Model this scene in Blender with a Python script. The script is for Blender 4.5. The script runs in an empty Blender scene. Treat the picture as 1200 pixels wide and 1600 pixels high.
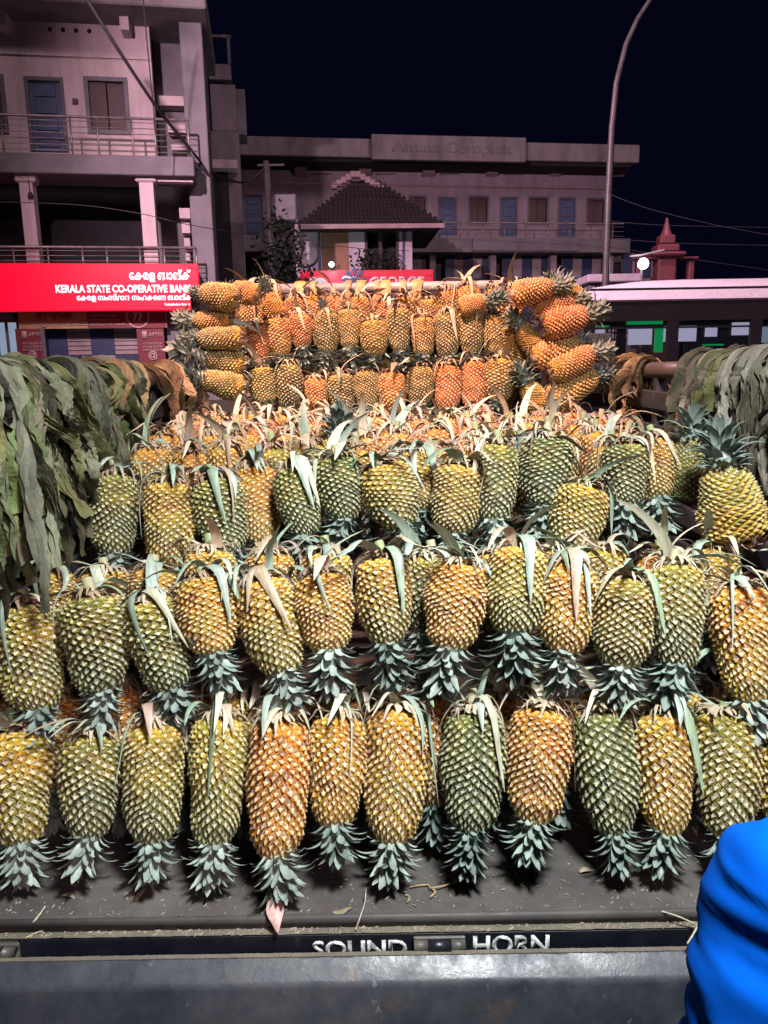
import bpy, math, random
import numpy as np
from mathutils import Vector, Matrix, noise as mnoise

# ------------------------------------------------------------------ camera, world, light
SC = bpy.context.scene
COL = SC.collection
R = math.radians
PITCH, ROLL, FPX = R(11.25), R(0.95), 1200.0
EYE = Vector((0.0, 0.0, 1.75))
cam_d = bpy.data.cameras.new('camera')
cam_d.sensor_fit = 'VERTICAL'
cam_d.sensor_height = 36.0
cam_d.lens = 27.0
cam_d.clip_start = 0.03
cam_d.clip_end = 600.0
cam = bpy.data.objects.new('camera', cam_d)
COL.objects.link(cam)
FWD = Vector((0, math.cos(PITCH), -math.sin(PITCH)))
UP0 = Vector((0, math.sin(PITCH), math.cos(PITCH)))
RT0 = Vector((1, 0, 0))
# the phone is held about one degree off level
RT = RT0 * math.cos(ROLL) - UP0 * math.sin(ROLL)
UP = UP0 * math.cos(ROLL) + RT0 * math.sin(ROLL)
m3 = Matrix((RT, UP, -FWD)).transposed()
cam.matrix_world = Matrix.Translation(EYE) @ m3.to_4x4()
SC.camera = cam

world = bpy.data.worlds.new('World')
SC.world = world
world.use_nodes = True
nt = world.node_tree
nt.nodes.clear()
wo = nt.nodes.new('ShaderNodeOutputWorld')
bg = nt.nodes.new('ShaderNodeBackground')
sky = nt.nodes.new('ShaderNodeTexSky')
sky.sky_type = 'NISHITA'
sky.sun_disc = False
sky.sun_elevation = R(-5.0)
sky.sun_rotation = R(200)
mixw = nt.nodes.new('ShaderNodeMix')
mixw.data_type = 'RGBA'
mixw.inputs[0].default_value = 0.92
mixw.inputs[7].default_value = (0.011, 0.013, 0.075, 1)
nt.links.new(sky.outputs[0], mixw.inputs[6])
nt.links.new(mixw.outputs[2], bg.inputs[0])
bg.inputs[1].default_value = 0.10
nt.links.new(bg.outputs[0], wo.inputs[0])

# faint mauve glow of the lit town, from behind the camera
sun_d = bpy.data.lights.new('sun', 'SUN')
sun_d.energy = 0.80
sun_d.angle = R(12)
sun_d.color = (1.0, 0.66, 0.74)
sun = bpy.data.objects.new('sun', sun_d)
COL.objects.link(sun)
sd = Vector((-0.42, 0.80, -0.50)).normalized()      # direction of travel
sun.rotation_euler = sd.to_track_quat('-Z', 'Y').to_euler()

SC.view_settings.view_transform = 'Standard'
SC.view_settings.look = 'None'
SC.view_settings.exposure = 0.0
SC.view_settings.gamma = 1.0
SC.render.engine = 'CYCLES'
SC.cycles.use_denoising = True
SC.cycles.max_bounces = 6
SC.cycles.sample_clamp_indirect = 4.0

rng = random.Random(7)

# ------------------------------------------------------------------ helpers
def ray(px, py):
    return (FWD * FPX + RT * (px - 600.0) - UP * (py - 800.0)).normalized()

def P(px, py, Y):
    d = ray(px, py)
    return EYE + d * ((Y - EYE.y) / d.y)

def PZ(px, py, Z):
    d = ray(px, py)
    return EYE + d * ((Z - EYE.z) / d.z)

def depth_of(p):
    return (p - EYE).dot(FWD)

class MB:
    def __init__(s):
        s.v, s.f = [], []
    def add(s, vs, fs):
        b = len(s.v)
        s.v.extend([tuple(v) for v in vs])
        s.f.extend([tuple(i + b for i in f) for f in fs])
        return s
    def box(s, x0, x1, y0, y1, z0, z1, bev=0.0):
        if x1 < x0: x0, x1 = x1, x0
        if y1 < y0: y0, y1 = y1, y0
        if z1 < z0: z0, z1 = z1, z0
        if bev <= 0:
            vs = [(x, y, z) for z in (z0, z1) for y in (y0, y1) for x in (x0, x1)]
            return s.add(vs, [(0, 2, 3, 1), (4, 5, 7, 6), (0, 1, 5, 4), (2, 6, 7, 3), (0, 4, 6, 2), (1, 3, 7, 5)])
        b = min(bev, (x1 - x0) * .45, (y1 - y0) * .45, (z1 - z0) * .45)
        vs = []
        idx = {}
        for i, x in enumerate((x0, x1)):
            for j, y in enumerate((y0, y1)):
                for k, z in enumerate((z0, z1)):
                    sx, sy, sz = (1 - 2 * i) * b, (1 - 2 * j) * b, (1 - 2 * k) * b
                    idx[i, j, k] = len(vs)
                    vs += [(x, y + sy, z + sz), (x + sx, y, z + sz), (x + sx, y + sy, z)]
        fs = []
        for i in (0, 1):
            q = [idx[i, 0, 0], idx[i, 1, 0], idx[i, 1, 1], idx[i, 0, 1]]
            fs.append(tuple(q if i else q[::-1]))
            q = [idx[0, i, 0] + 1, idx[0, i, 1] + 1, idx[1, i, 1] + 1, idx[1, i, 0] + 1]
            fs.append(tuple(q if i else q[::-1]))
            q = [idx[0, 0, i] + 2, idx[1, 0, i] + 2, idx[1, 1, i] + 2, idx[0, 1, i] + 2]
            fs.append(tuple(q if i else q[::-1]))
        for i in (0, 1):
            for j in (0, 1):
                a, c = idx[i, j, 0], idx[i, j, 1]
                fs.append((a, c, c + 1, a + 1) if (i + j) % 2 else (a, a + 1, c + 1, c))
                a, c = idx[i, 0, j], idx[i, 1, j]
                fs.append((a, a + 2, c + 2, c) if (i + j) % 2 else (a, c, c + 2, a + 2))
                a, c = idx[0, i, j], idx[1, i, j]
                fs.append((a + 1, c + 1, c + 2, a + 2) if (i + j) % 2 else (a + 1, a + 2, c + 2, c + 1))
                for k in (0, 1):
                    a = idx[i, j, k]
                    fs.append((a, a + 1, a + 2) if (i + j + k) % 2 else (a, a + 2, a + 1))
        return s.add(vs, fs)
    def tube(s, pts, rad, n=8, cap=True):
        pts = [Vector(p) for p in pts]
        if not isinstance(rad, (list, tuple)):
            rad = [rad] * len(pts)
        vs, fs = [], []
        ref = Vector((0, 0, 1))
        for i, p in enumerate(pts):
            t = (pts[min(i + 1, len(pts) - 1)] - pts[max(i - 1, 0)]).normalized()
            if abs(t.dot(ref)) > .95:
                ref = Vector((1, 0, 0)) if abs(t.x) < .9 else Vector((0, 1, 0))
            a = t.cross(ref).normalized()
            b = a.cross(t).normalized()
            for k in range(n):
                w = 2 * math.pi * k / n
                vs.append(p + (a * math.cos(w) + b * math.sin(w)) * rad[i])
        for i in range(len(pts) - 1):
            for k in range(n):
                k2 = (k + 1) % n
                fs.append((i * n + k, i * n + k2, (i + 1) * n + k2, (i + 1) * n + k))
        if cap:
            fs.append(tuple(range(n)))
            fs.append(tuple((len(pts) - 1) * n + k for k in reversed(range(n))))
        return s.add(vs, fs)
    def grid(s, fn, nu, nv):
        vs = [fn(i / nu, j / nv) for i in range(nu + 1) for j in range(nv + 1)]
        fs = [(i * (nv + 1) + j, (i + 1) * (nv + 1) + j, (i + 1) * (nv + 1) + j + 1, i * (nv + 1) + j + 1)
              for i in range(nu) for j in range(nv)]
        return s.add(vs, fs)
    def prism(s, prof, x0, x1):
        """profile of (y, z) pairs swept along x"""
        n = len(prof)
        vs = [(x0, y, z) for y, z in prof] + [(x1, y, z) for y, z in prof]
        fs = [(i, (i + 1) % n, n + (i + 1) % n, n + i) for i in range(n)]
        fs += [tuple(reversed(range(n))), tuple(range(n, 2 * n))]
        return s.add(vs, fs)
    def mesh(s, name, mat, smooth=False):
        me = bpy.data.meshes.new(name)
        me.from_pydata(s.v, [], s.f)
        if mat is not None:
            me.materials.append(mat)
        if smooth:
            me.shade_smooth()
        me.update()
        return me
    def build(s, name, mat, parent=None, smooth=False):
        return link(name, s.mesh(name, mat, smooth), parent)

def link(name, data, parent=None):
    o = bpy.data.objects.new(name, data)
    COL.objects.link(o)
    if parent is not None:
        o.parent = parent
    return o

def tag(o, label, cat, group=None):
    o['label'] = label
    o['category'] = cat
    if group:
        o['group'] = group
    return o

def struct(o):
    o['kind'] = 'structure'
    return o

def thing(name, label, cat, loc=(0, 0, 0), rotz=0.0, group=None):
    o = bpy.data.objects.new(name, None)
    COL.objects.link(o)
    o.location = loc
    o.rotation_euler = (0, 0, rotz)
    return tag(o, label, cat, group)

def bxo(name, mat, parent, x0, x1, y0, y1, z0, z1, bev=0.0):
    return MB().box(x0, x1, y0, y1, z0, z1, bev).build(name, mat, parent)

# ------------------------------------------------------------------ materials
def new_mat(name):
    m = bpy.data.materials.new(name)
    m.use_nodes = True
    t = m.node_tree
    return m, t, t.nodes['Principled BSDF']

def N(t, kind, **kw):
    n = t.nodes.new(kind)
    for k, v in kw.items():
        setattr(n, k, v)
    return n

def ramp(t, stops):
    r = N(t, 'ShaderNodeValToRGB')
    e = r.color_ramp.elements
    while len(e) > 1:
        e.remove(e[-1])
    e[0].position, e[0].color = stops[0][0], (*stops[0][1], 1)
    for p, c in stops[1:]:
        x = e.new(p)
        x.color = (*c, 1)
    return r

def mixrgb(t, a, b, f, mode='MIX'):
    n = N(t, 'ShaderNodeMix', data_type='RGBA', blend_type=mode)
    for s, v in ((0, f), (6, a), (7, b)):
        if hasattr(v, 'links') or isinstance(v, bpy.types.NodeSocket):
            t.links.new(v, n.inputs[s])
        elif s == 0:
            n.inputs[0].default_value = v
        else:
            n.inputs[s].default_value = (*v, 1) if len(v) == 3 else v
    return n.outputs[2]

def math_n(t, op, a, b=0.0, clamp=False):
    n = N(t, 'ShaderNodeMath', operation=op, use_clamp=clamp)
    for s, v in ((0, a), (1, b)):
        if isinstance(v, bpy.types.NodeSocket):
            t.links.new(v, n.inputs[s])
        else:
            n.inputs[s].default_value = v
    return n.outputs[0]

def tex(t, scale, detail=4.0, rough=.55, stretch=None, coord='Object'):
    tc = N(t, 'ShaderNodeTexCoord')
    src = tc.outputs[coord]
    if stretch:
        mp = N(t, 'ShaderNodeMapping')
        mp.inputs['Scale'].default_value = stretch
        t.links.new(src, mp.inputs[0])
        src = mp.outputs[0]
    n = N(t, 'ShaderNodeTexNoise')
    n.inputs['Scale'].default_value = scale
    n.inputs['Detail'].default_value = detail
    n.inputs['Roughness'].default_value = rough
    t.links.new(src, n.inputs['Vector'])
    return n

def bump(t, b, h, strength=.3, dist=.01):
    n = N(t, 'ShaderNodeBump')
    n.inputs['Strength'].default_value = strength
    n.inputs['Distance'].default_value = dist
    t.links.new(h, n.inputs['Height'])
    t.links.new(n.outputs[0], b.inputs['Normal'])

def worn(name, col, dirt, scale=3.0, lo=.4, hi=.7, rough=.6, bstr=.15, bdist=.003, metal=0.0, stretch=None, fine=40.0):
    """plain paint, plaster or metal with blotches of dirt and a fine grain"""
    m, t, b = new_mat(name)
    n1 = tex(t, scale, 6, .62, stretch)
    r = ramp(t, [(lo, (0, 0, 0)), (hi, (1, 1, 1))])
    t.links.new(n1.outputs[0], r.inputs[0])
    c = mixrgb(t, col, dirt, r.outputs[0])
    n2 = tex(t, fine, 3, .6)
    g = ramp(t, [(.3, (.82, .82, .82)), (.7, (1.1, 1.1, 1.1))])
    t.links.new(n2.outputs[0], g.inputs[0])
    c = mixrgb(t, c, g.outputs[0], 1.0, 'MULTIPLY')
    t.links.new(c, b.inputs['Base Color'])
    b.inputs['Roughness'].default_value = rough
    b.inputs['Metallic'].default_value = metal
    bump(t, b, n2.outputs[0], bstr, bdist)
    return m

def glow(name, col, strength, base=(.02, .02, .02)):
    m, t, b = new_mat(name)
    b.inputs['Base Color'].default_value = (*base, 1)
    b.inputs['Emission Color'].default_value = (*col, 1)
    b.inputs['Emission Strength'].default_value = strength
    b.inputs['Roughness'].default_value = .4
    return m

M = {}
M['wall_pink'] = worn('painted_plaster', (.52, .45, .45), (.27, .22, .22), 2.2, .45, .8, .85, .2, .01, stretch=(1, 1, .22))
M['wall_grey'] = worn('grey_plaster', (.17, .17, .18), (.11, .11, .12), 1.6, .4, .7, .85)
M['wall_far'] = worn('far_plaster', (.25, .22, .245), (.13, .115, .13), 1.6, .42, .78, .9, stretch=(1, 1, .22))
M['concrete'] = worn('concrete', (.20, .19, .195), (.09, .085, .085), 1.8, .4, .75, .9, stretch=(1, 1, .3))
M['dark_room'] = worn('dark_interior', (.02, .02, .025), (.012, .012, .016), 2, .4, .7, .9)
M['blue_door'] = worn('blue_paint', (.045, .075, .16), (.03, .05, .10), 3, .4, .7, .55)
M['brown_wood'] = worn('brown_wood', (.055, .032, .028), (.035, .022, .02), 5, .4, .7, .6, stretch=(1, 1, .15))
M['frame_grey'] = worn('frame_paint', (.11, .11, .13), (.07, .07, .08), 4, .4, .7, .6)
M['rail_metal'] = worn('rail_metal', (.28, .26, .25), (.14, .11, .10), 6, .45, .7, .45, metal=.5)
M['blue_shutter'] = worn('blue_shutter', (.02, .04, .11), (.015, .025, .06), 3, .4, .7, .5)
M['pale_shutter'] = worn('pale_shutter', (.30, .26, .26), (.2, .17, .17), 3, .4, .7, .5)
M['poster_red'] = worn('poster_red', (.16, .02, .03), (.11, .02, .025), 5, .4, .7, .5)
M['poster_yel'] = worn('poster_print', (.34, .24, .10), (.26, .16, .09), 5, .4, .7, .5)
M['poster_text'] = worn('poster_lettering', (.42, .33, .28), (.34, .26, .22), 5, .4, .7, .5)
M['poster_deep'] = worn('poster_crimson', (.26, .015, .03), (.2, .012, .025), 5, .4, .7, .5)
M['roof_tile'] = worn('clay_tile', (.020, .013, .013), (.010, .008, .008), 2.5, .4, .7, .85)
M['trim'] = worn('pale_trim', (.30, .22, .22), (.20, .15, .15), 2.5, .4, .7, .8)
M['shop_wall'] = worn('shop_plaster', (.55, .48, .56), (.40, .34, .40), 1.8, .4, .75, .8)
M['shop_door'] = worn('shop_shutter', (.30, .15, .08), (.2, .10, .06), 3, .4, .7, .6)
M['sign_red_dim'] = worn('red_sign_board', (.72, .014, .045), (.55, .012, .035), 3, .45, .75, .45)
M['sign_red'] = glow('lit_red_sign', (1.0, .0, .028), .80, (.4, .0, .02))
M['sign_white'] = glow('lit_white_lettering', (1.0, .93, .95), 1.0, (.7, .7, .7))
M['sign_grey_text'] = worn('pale_lettering', (.85, .82, .83), (.7, .66, .68), 6, .4, .7, .5)
M['lit_window'] = glow('lit_window', (.55, .70, .95), .42)
M['lit_bus'] = glow('lit_bus_pane', (.62, .60, .86), .85)
M['lit_green'] = glow('green_lamp', (.0, .62, .18), .55)
M['bulb'] = glow('white_bulb', (.9, 1.0, .98), 14.0)
M['road'] = worn('asphalt', (.05, .05, .052), (.035, .035, .037), 1.5, .4, .7, .9, .4, .01)
M['wire'] = worn('black_cable', (.02, .02, .022), (.015, .015, .016), 9, .4, .7, .7)
M['pole'] = worn('galvanised_pole', (.11, .105, .105), (.07, .065, .065), 4, .4, .7, .5, metal=.3)
M['bus_roof'] = worn('bus_paint', (.82, .78, .84), (.70, .66, .72), 1.2, .45, .75, .5)
M['bus_dark'] = worn('bus_dark_paint', (.010, .010, .013), (.014, .014, .016), 2, .4, .7, .35)
M['bus_seat'] = worn('bus_seat', (.03, .06, .05), (.02, .04, .03), 6, .4, .7, .7)
M['rubber'] = worn('rubber', (.022, .022, .022), (.035, .032, .03), 8, .4, .7, .85)
M['tower_red'] = worn('red_tower_paint', (.09, .014, .022), (.06, .012, .018), 3, .4, .7, .6)
M['bush'] = worn('dark_leaf', (.012, .018, .009), (.008, .012, .006), 6, .4, .7, .7)

def glass_mat(name, col, alpha, rough=.08):
    m, t, b = new_mat(name)
    b.inputs['Base Color'].default_value = (*col, 1)
    b.inputs['Roughness'].default_value = rough
    b.inputs['Alpha'].default_value = alpha
    return m
M['glass'] = glass_mat('bus_glass', (.02, .025, .03), .25)
M['glass_dark'] = glass_mat('dark_glass', (.015, .015, .02), .85)

# truck steel: dark paint, dust, scratches
def truck_mat(name, col, dust, amount, rough=.45, spots=True):
    m, t, b = new_mat(name)
    n1 = tex(t, 5.0, 8, .68)
    r1 = ramp(t, [(.42, (0, 0, 0)), (.75, (1, 1, 1))])
    t.links.new(n1.outputs[0], r1.inputs[0])
    f = math_n(t, 'MULTIPLY', r1.outputs[0], amount)
    c = mixrgb(t, col, dust, f)
    if spots:
        n2 = tex(t, 32.0, 5, .7, (1, 1, .55))
        r2 = ramp(t, [(.63, (0, 0, 0)), (.70, (1, 1, 1))])
        t.links.new(n2.outputs[0], r2.inputs[0])
        f2 = math_n(t, 'MULTIPLY', r2.outputs[0], .55)
        c = mixrgb(t, c, (.16, .16, .17), f2)
    nr_ = tex(t, 9.0, 7, .72)
    rr_ = ramp(t, [(.60, (0, 0, 0)), (.68, (1, 1, 1))])
    t.links.new(nr_.outputs[0], rr_.inputs[0])
    c = mixrgb(t, c, (.095, .055, .032), math_n(t, 'MULTIPLY', rr_.outputs[0], .45))
    t.links.new(c, b.inputs['Base Color'])
    n3 = tex(t, 14.0, 6, .7)
    r3 = ramp(t, [(.35, (rough - .15,) * 3), (.7, (rough + .25,) * 3)])
    t.links.new(n3.outputs[0], r3.inputs[0])
    t.links.new(r3.outputs[0], b.inputs['Roughness'])
    n4 = tex(t, 90.0, 4, .7)
    bump(t, b, n4.outputs[0], .25, .002)
    return m
M['bed'] = truck_mat('dusty_bed_steel', (.060, .053, .050), (.125, .108, .095), .9, .62)
M['ledge'] = truck_mat('dusty_ledge', (.10, .085, .066), (.20, .165, .12), .9, .8)
M['sill'] = truck_mat('black_sill_paint', (.006, .007, .013), (.02, .02, .026), .6, .4, False)
M['tail'] = truck_mat('tailgate_paint', (.022, .026, .036), (.075, .075, .080), .85, .40)
M['hinge'] = truck_mat('hinge_steel', (.06, .055, .05), (.14, .12, .09), .8, .45)
M['slat'] = truck_mat('side_slat_paint', (.035, .042, .055), (.08, .08, .085), .6, .45)
M['side'] = truck_mat('side_sheet_paint', (.10, .045, .045), (.13, .08, .075), .6, .5)
M['pipe'] = truck_mat('rail_pipe', (.06, .045, .042), (.13, .10, .09), .7, .45)
M['cab'] = truck_mat('cab_paint', (.30, .29, .30), (.22, .2, .19), .6, .35)
M['letter'] = worn('stencil_white', (.62, .62, .60), (.16, .16, .16), 60, .50, .62, .6)

# shirt
def shirt_mat():
    m, t, b = new_mat('blue_shirt_cloth')
    n = tex(t, 9.0, 4, .6)
    r = ramp(t, [(.3, (.0, .062, .38)), (.7, (.0, .075, .43))])
    t.links.new(n.outputs[0], r.inputs[0])
    t.links.new(r.outputs[0], b.inputs['Base Color'])
    b.inputs['Roughness'].default_value = .95
    b.inputs['Specular IOR Level'].default_value = .05
    w = tex(t, 700.0, 2, .5)
    bump(t, b, w.outputs[0], .12, .001)
    return m
M['shirt'] = shirt_mat()
M['skin'] = worn('skin', (.22, .12, .075), (.19, .10, .065), 12, .4, .7, .55)
M['trousers'] = worn('dark_trousers', (.03, .03, .035), (.02, .02, .025), 8, .4, .7, .8)
M['hair'] = worn('black_hair', (.012, .011, .010), (.022, .02, .018), 30, .4, .7, .85, .9, .02, stretch=(1, 1, .2), fine=160.0)

# pineapple skin: obj.color = (ripeness at stem end, ripeness at crown end, tan amount, seed)
def fruit_mat():
    m, t, b = new_mat('pineapple_skin')
    at = N(t, 'ShaderNodeAttribute', attribute_name='eye')
    sp = N(t, 'ShaderNodeSeparateColor')
    t.links.new(at.outputs['Color'], sp.inputs[0])
    star, rnd, tt = sp.outputs[0], sp.outputs[1], sp.outputs[2]
    D = at.outputs['Alpha']
    oi = N(t, 'ShaderNodeObjectInfo')
    so = N(t, 'ShaderNodeSeparateColor')
    t.links.new(oi.outputs['Color'], so.inputs[0])
    # ripeness along the fruit
    mr = N(t, 'ShaderNodeMix', data_type='FLOAT')
    t.links.new(tt, mr.inputs[0])
    t.links.new(so.outputs[1], mr.inputs[2])
    t.links.new(so.outputs[0], mr.inputs[3])
    n0 = tex(t, 14.0, 3, .6)
    blot = math_n(t, 'MULTIPLY', math_n(t, 'SUBTRACT', n0.outputs[0], .5), .45)
    ripe = math_n(t, 'ADD', mr.outputs[0], blot)
    ripe = math_n(t, 'ADD', ripe, math_n(t, 'MULTIPLY', math_n(t, 'SUBTRACT', rnd, .5), .16), True)
    flesh = ramp(t, [(0, (.034, .055, .016)), (.22, (.095, .125, .020)), (.42, (.32, .28, .022)), (.60, (.64, .37, .018)),
                     (.80, (.72, .27, .012)), (1, (.74, .20, .02))])
    t.links.new(ripe, flesh.inputs[0])
    tan = ramp(t, [(0, (.52, .51, .34)), (.3, (.62, .58, .39)), (.6, (.76, .62, .38)), (1, (.79, .53, .35))])
    t.links.new(ripe, tan.inputs[0])
    brown = ramp(t, [(0, (.018, .019, .010)), (.5, (.075, .038, .016)), (1, (.15, .05, .022))])
    t.links.new(ripe, brown.inputs[0])
    # D carries brown cups plus painted shadow below each tip; the bract star is pale
    nb = tex(t, 120.0, 4, .65)
    bf = math_n(t, 'MULTIPLY', D, math_n(t, 'ADD', math_n(t, 'MULTIPLY', nb.outputs[0], .9), math_n(t, 'ADD', so.outputs[2], .32)), True)
    c = mixrgb(t, flesh.outputs[0], brown.outputs[0], bf)
    sf = math_n(t, 'MULTIPLY', star, math_n(t, 'ADD', math_n(t, 'MULTIPLY', nb.outputs[0], .9), .5), True)
    sf = math_n(t, 'MULTIPLY', sf, math_n(t, 'ADD', math_n(t, 'MULTIPLY', rnd, .35), .55))
    c = mixrgb(t, c, tan.outputs[0], sf)
    od = math_n(t, 'MULTIPLY', math_n(t, 'GREATER_THAN', rnd, .90), .55)
    c = mixrgb(t, c, brown.outputs[0], od)
    nf = tex(t, 260.0, 3, .6)
    g = ramp(t, [(.3, (.72, .72, .72)), (.7, (1.15, 1.15, 1.15))])
    t.links.new(nf.outputs[0], g.inputs[0])
    c = mixrgb(t, c, g.outputs[0], 1.0, 'MULTIPLY')
    t.links.new(c, b.inputs['Base Color'])
    b.inputs['Roughness'].default_value = .5
    b.inputs['Specular IOR Level'].default_value = .35
    bump(t, b, nf.outputs[0], .35, .0012)
    return m
M['fruit'] = fruit_mat()

# leaves: obj.color is the leaf's own colour
def leaf_mat(name, stretch, dry, rough=.5, base_alpha=None):
    m, t, b = new_mat(name)
    oi = N(t, 'ShaderNodeObjectInfo')
    n = tex(t, 30.0, 4, .6, stretch)
    r = ramp(t, [(.3, (.70, .70, .70)), (.7, (1.2, 1.2, 1.2))])
    t.links.new(n.outputs[0], r.inputs[0])
    c = mixrgb(t, oi.outputs['Color'], r.outputs[0], 1.0, 'MULTIPLY')
    n2 = tex(t, 11.0, 5, .65)
    r2 = ramp(t, [(.50 if base_alpha else .55, (0, 0, 0)), (.66 if base_alpha else .72, (1, 1, 1))])
    t.links.new(n2.outputs[0], r2.inputs[0])
    c = mixrgb(t, c, dry, math_n(t, 'MULTIPLY', r2.outputs[0], .5 if base_alpha else .55))
    t.links.new(c, b.inputs['Base Color'])
    b.inputs['Roughness'].default_value = rough
    b.inputs['Specular IOR Level'].default_value = .4
    if base_alpha:
        nw = tex(t, 55.0, 5, .7, (1, 1.5, .45))
        bump(t, b, nw.outputs[0], .4, .008)
    else:
        bump(t, b, n.outputs[0], .3, .002)
    return m
M['crown_leaf'] = leaf_mat('crown_leaf', (1, 1, 1), (.20, .22, .19), .42)
M['strap_leaf'] = leaf_mat('strap_leaf', (1, 6, 1), (.42, .37, .26), .5)
M['husk'] = leaf_mat('dry_husk', (1, 1, 1), (.42, .27, .21), .75)
M['banana'] = leaf_mat('wilted_banana_leaf', (1, 1.6, .25), (.13, .09, .045), .65, 1)
M['stalk'] = leaf_mat('cut_stalk', (1, 1, 1), (.40, .36, .22), .6)

# ------------------------------------------------------------------ the setting
g = MB().grid(lambda u, v: (-150 + 300 * u, -60 + 260 * v, 0.0), 6, 6).build('road', M['road'])
struct(g)
pv = MB().box(-60, 60, 16.2, 17.6, 0.0, 0.14, .02).build('pavement', M['concrete'])
struct(pv)

class Facade:
    """a wall plane through (x, Y) turned by yaw; local x runs along it, local y away from the road"""
    def __init__(s, name, label, cat, x, Y, yaw):
        s.a = yaw
        s.o = Vector((x, Y, 0))
        s.u = Vector((math.cos(yaw), math.sin(yaw), 0))
        s.n = Vector((-math.sin(yaw), math.cos(yaw), 0))
        s.root = thing(name, label, cat, s.o, yaw)
    def at(s, px, py, w=0.0):
        d = ray(px, py)
        q = s.o + s.n * w
        t = (q - EYE).dot(s.n) / d.dot(s.n)
        p = EYE + d * t
        return (p - s.o).dot(s.u), p.z
    def rect(s, x0, y0, x1, y1, w=0.0):
        a, b, c, d = s.at(x0, y0, w), s.at(x1, y0, w), s.at(x0, y1, w), s.at(x1, y1, w)
        return (a[0] + c[0]) / 2, (b[0] + d[0]) / 2, (c[1] + d[1]) / 2, (a[1] + b[1]) / 2   # u0 u1 z0 z1
    def box(s, name, mat, px, w0, w1, wr=None, parent=None, bev=0.0):
        u0, u1, z0, z1 = s.rect(*px, w0 if wr is None else wr)
        return bxo(name, M[mat], parent or s.root, u0, u1, w0, w1, z0, z1, bev)

def text_mesh(body, size, mat, ext=.004, bold=0.0, xs=1.0):
    c = bpy.data.curves.new('lettering', 'FONT')
    c.body = body
    c.size = size
    c.extrude = ext
    c.offset = bold
    c.resolution_u = 3
    o = bpy.data.objects.new('lettering', c)
    COL.objects.link(o)
    dg = bpy.context.evaluated_depsgraph_get()
    me = bpy.data.meshes.new_from_object(o.evaluated_get(dg))
    bpy.data.objects.remove(o)
    n = len(me.vertices)
    co = np.empty(n * 3)
    me.vertices.foreach_get('co', co)
    co = co.reshape(-1, 3)
    return me, co

def text(body, mat, parent, u0, u1, z0, z1, w, bold=0.0, name='lettering', ext=.01):
    """lettering stretched into the rectangle u0..u1, z0..z1, standing on the plane local y = w"""
    me, co = text_mesh(body, 1.0, mat, .0, bold)
    lo, hi = co.min(0), co.max(0)
    out = np.empty_like(co)
    out[:, 0] = u0 + (co[:, 0] - lo[0]) / (hi[0] - lo[0]) * (u1 - u0)
    out[:, 2] = z0 + (co[:, 1] - lo[1]) / (hi[1] - lo[1]) * (z1 - z0)
    out[:, 1] = w
    me.vertices.foreach_set('co', out.ravel())
    me.materials.clear()
    me.materials.append(M[mat])
    me.update()
    o = link(name, me, parent)
    md = o.modifiers.new('thick', 'SOLIDIFY')
    md.thickness = ext
    md.offset = 0
    return o

def railing(F, name, px_l, px_r, y_top_l, y_top_r, y_bot, w, posts, bars, parent=None):
    r = MB()
    ul, zl = F.at(px_l, y_top_l, w)
    ur, zr = F.at(px_r, y_top_r, w)
    _, zb = F.at((px_l + px_r) / 2, y_bot, w)
    zt = (zl + zr) / 2
    top = MB().tube([(ul, w, zt), (ur, w, zt)], .028, 8).build('hand_rail', M['rail_metal'], parent or F.root, True)
    for k in range(bars):
        z = zb + (zt - zb) * (k + .6) / (bars + .3)
        MB().tube([(ul, w, z), (ur, w, z)], .009, 6).build('rail_bar', M['rail_metal'], top, True)
    for k in posts:
        u, _ = F.at(k, y_top_l, w)
        MB().tube([(u, w, zb - .05), (u, w, zt)], .022, 6).build('rail_post', M['rail_metal'], top, True)
    return top

# ---- bank building on the left
B = Facade('bank_building', 'pink two storey building with blue door and railed balconies above the red bank sign', 'building', -7.3, 18.9, R(9))
# upper storey wall, with real openings for door and windows
def wall_with_holes(name, mat, F, outer, holes, w0, w1):
    u0, u1, z0, z1 = F.rect(*outer, w0)
    hs = [F.rect(*h, w0) for h in holes]
    us = sorted({u0, u1} | {h[0] for h in hs} | {h[1] for h in hs})
    zs = sorted({z0, z1} | {h[2] for h in hs} | {h[3] for h in hs})
    mb = MB()
    for a, b in zip(us, us[1:]):
        for c, d in zip(zs, zs[1:]):
            m = ((a + b) / 2, (c + d) / 2)
            if a < u0 - 1e-6 or b > u1 + 1e-6 or c < z0 - 1e-6 or d > z1 + 1e-6:
                continue
            if any(h[0] < m[0] < h[1] and h[2] < m[1] < h[3] for h in hs):
                continue
            mb.box(a, b, w0, w1, c, d)
    return mb.build(name, M[mat], F.root)

wall_with_holes('wall', 'wall_pink', B, (-120, -60, 236, 240), [(42, 120, 102, 238), (136, 123, 199, 207), (-60, 118, 7, 205)], 0, .25)
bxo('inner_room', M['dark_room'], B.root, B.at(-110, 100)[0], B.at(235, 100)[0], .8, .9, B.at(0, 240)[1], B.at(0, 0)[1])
def panel_door(F, px, w):
    u0, u1, z0, z1 = F.rect(*px, w)
    d = bxo('door', M['blue_door'], F.root, u0, u1, w + .05, w + .10, z0, z1, .01)
    fr = MB()
    fr.box(u0 - .05, u0 + .03, w - .02, w + .12, z0, z1 + .05)
    fr.box(u1 - .03, u1 + .05, w - .02, w + .12, z0, z1 + .05)
    fr.box(u0 + .03, u1 - .03, w - .02, w + .12, z1 - .03, z1 + .05)
    fr.build('door_frame', M['frame_grey'], d)
    H = z1 - z0
    for k in range(4):
        a = z0 + H * (.06 + .235 * k)
        MB().box(u0 + .14, u1 - .14, w + .02, w + .052, a, a + H * .18, .012).build('door_panel', M['blue_door'], d)
    return d
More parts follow.
